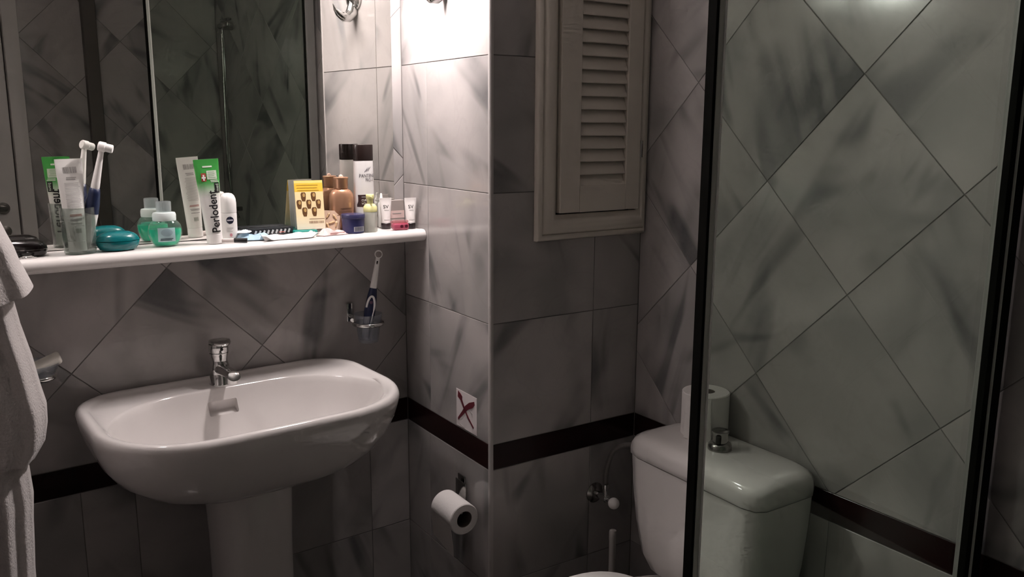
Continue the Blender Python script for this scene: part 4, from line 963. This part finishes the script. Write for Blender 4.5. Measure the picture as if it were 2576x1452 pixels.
# ------------------------------------------------------------------ shower screen
G0 = Vector((-0.219, -1.298, 0)); G1 = Vector((0.412, -1.334, 0)); gd = (G1 - G0).normalized(); gang = math.atan2(gd.y, gd.x); GL = (G1 - G0).length
gs = thing('shower_screen', 'clear glass shower screen with black edge seal', 'shower screen', G0, gang)
mk('pane', box(GL - 0.012, 0.006, 1.92, (GL / 2 + 0.004, 0, 1.03)), PANE, gs, smooth=0)
mk('edge_seal', box(0.0045, 0.0165, 1.93, (0.0022, 0.0, 1.03), 0.001, 1), RUBBER, gs, smooth=0)
mk('edge_profile', box(0.0085, 0.0150, 1.93, (0.0090, 0.0, 1.03), 0.001, 1), ALU, gs, smooth=0)
mk('edge_bead', box(0.0028, 0.0170, 1.93, (0.0148, 0.0, 1.03), 0.0008, 2), ALU_L, gs, smooth=0)
mk('wall_profile', cat(box(0.014, 0.013, 1.93, (GL + 0.003, -0.0065, 1.03), 0.001, 1), box(0.025, 0.016, 1.93, (GL + 0.0240, -0.008, 1.03), 0.001, 1)), RUBBER, gs, smooth=0)
mk('profile_back', cat(box(0.036, 0.010, 1.93, (GL + 0.018, 0.0055, 1.03), 0.001, 1)), pmat('profile_grey', (0.30, 0.29, 0.28), 0.4), gs, smooth=0)
mk('profile_bead', box(0.0022, 0.016, 1.93, (GL + 0.0108, -0.0085, 1.03), 0.0004, 1), ALU, gs, smooth=0)
mk('bottom_rail', box(GL + 0.03, 0.018, 0.03, (GL / 2 + 0.015, 0.0, 0.0535), 0.002, 1), ALU, gs, smooth=0)
tag(mk('shower_tray', cat(box(0.62, 1.02, 0.036, (0.12, -1.835, 0.0185), 0.006)), CERAMIC, smooth=40), 'low white shower tray under the glass screen', 'shower tray')
# shower rail (seen in the mirror)
SRs = -PP + 2.19
sr = thing('shower_rail', 'slim chrome shower rail reflected in the mirror', 'shower rail', Dw(SRs, 0, 0), 0)
mk('pole', lathe([(0.008, 1.02), (0.008, 1.92)], 16), CHROME, sr, (-0.05, 0, 0))
mk('bracket', cat(box(0.05, 0.02, 0.02, (-0.0265, 0, 1.90), 0.003), box(0.05, 0.02, 0.02, (-0.0265, 0, 1.04), 0.003)), CHROME_D, sr)
mk('hand_shower', cat(box(0.03, 0.115, 0.022, (-0.055, 0.045, 1.905), 0.006), box(0.022, 0.09, 0.01, (-0.055, 0.055, 1.930), 0.004)), CHROME_D, sr, smooth=40)
mk('hose', sweep(bez([(-0.055, 0.0, 1.87), (-0.07, 0.03, 1.5), (-0.09, 0.03, 1.1), (-0.04, 0.05, 1.0)], 18), 0.006, 8), CHROME_D, sr)
tag(mk('shower_jamb', box(0.058, 0.035, 2.0, (-0.115, YR + 0.018, 1.001), 0.003), JAMB, smooth=0), 'dark shower jamb on the rear wall, seen in the mirror', 'jamb')

# ------------------------------------------------------------------ towel
tw = thing('bath_towel', 'thick white terry towel hanging in folds beside the washbasin', 'towel', (-0.995, -0.50, 0))
def fold(name, rows, seed, zslant=0.0, nf=7, amp=0.10):
    rr = random.Random(seed); ph = rr.random() * 6.28; n = 160; rg = []
    for k, (z, xr, xl, yd) in enumerate(rows):
        cx, hx = (xr + xl) / 2 + 0.995, (xr - xl) / 2; ring_ = []
        g_ = min(1.0, k / 3.0)
        for i in range(n):
            a = 2 * math.pi * i / n; c, s = math.cos(a), math.sin(a)
            wv = amp * g_ * (math.sin(nf * a + ph + z * 1.5) * 0.6 + math.sin((nf * 0.6) * a + 2 * ph - z * 2) * 0.4)
            x = cx + hx * (abs(c) ** 0.8) * (1 if c > 0 else -1) * (1 - (0.05 * wv if c > 0.5 else 0)); y = yd * (abs(s) ** 0.8) * (1 if s > 0 else -1) * (1 + wv)
            ring_.append((x, y, z - zslant * (1 - (c + 1) / 2) * (1 if k == len(rows) - 1 else 0)))
        rg.append(ring_)
    # turn the hem inwards
    last = rg[-1]; cxm = sum(p[0] for p in last) / n
    rg.append([(cxm + (p[0] - cxm) * 0.9, p[1] * 0.9, p[2] + 0.002) for p in last])
    return mk(name, loft(rg), TOWEL, tw, smooth=70)
def rows(pts, xl, yd, steps_=18):
    out = []
    for k in range(steps_ + 1):
        z = pts[0][0] + (pts[-1][0] - pts[0][0]) * k / steps_
        for i in range(len(pts) - 1):
            if pts[i][0] >= z >= pts[i + 1][0]:
                q = (pts[i][0] - z) / (pts[i][0] - pts[i + 1][0] + 1e-9); q2 = q * q * (3 - 2 * q)
                out.append((z, pts[i][1] + (pts[i + 1][1] - pts[i][1]) * (0.5 * q + 0.5 * q2), xl, yd)); break
    return out
fold('lower_fold', rows([(1.42, -1.03), (1.25, -0.985), (1.05, -0.960), (0.905, -0.942), (0.86, -0.938), (0.78, -0.944), (0.69, -0.949), (0.45, -0.945)], -1.085, 0.085, 22), 5, 0.0, 13, 0.13)
fold('middle_fold', rows([(1.46, -1.03), (1.30, -0.966), (1.16, -0.936), (1.05, -0.916), (0.985, -0.905), (0.945, -0.912), (0.915, -0.930)], -1.075, 0.10, 20), 9, -0.02, 11, 0.11)
fold('upper_fold', rows([(1.53, -1.04), (1.46, -1.005), (1.38, -0.974), (1.31, -0.947), (1.24, -0.925), (1.196, -0.909)], -1.07, 0.125, 16), 2, 0.03, 9, 0.09)
tag(mk('towel_hook', cat(mv(rotg(lathe([(0.02, 0.0005), (0.02, 0.006), (0.008, 0.01)], 24), 'Y', 90), XL, -0.50, 1.56), sweep([(XL + 0.005, -0.5, 1.56), (XL + 0.03, -0.5, 1.545), (XL + 0.055, -0.5, 1.53), (XL + 0.068, -0.5, 1.55)], 0.006)), CHROME, smooth=50),
    'chrome hook on the side wall that carries the towel', 'hook')
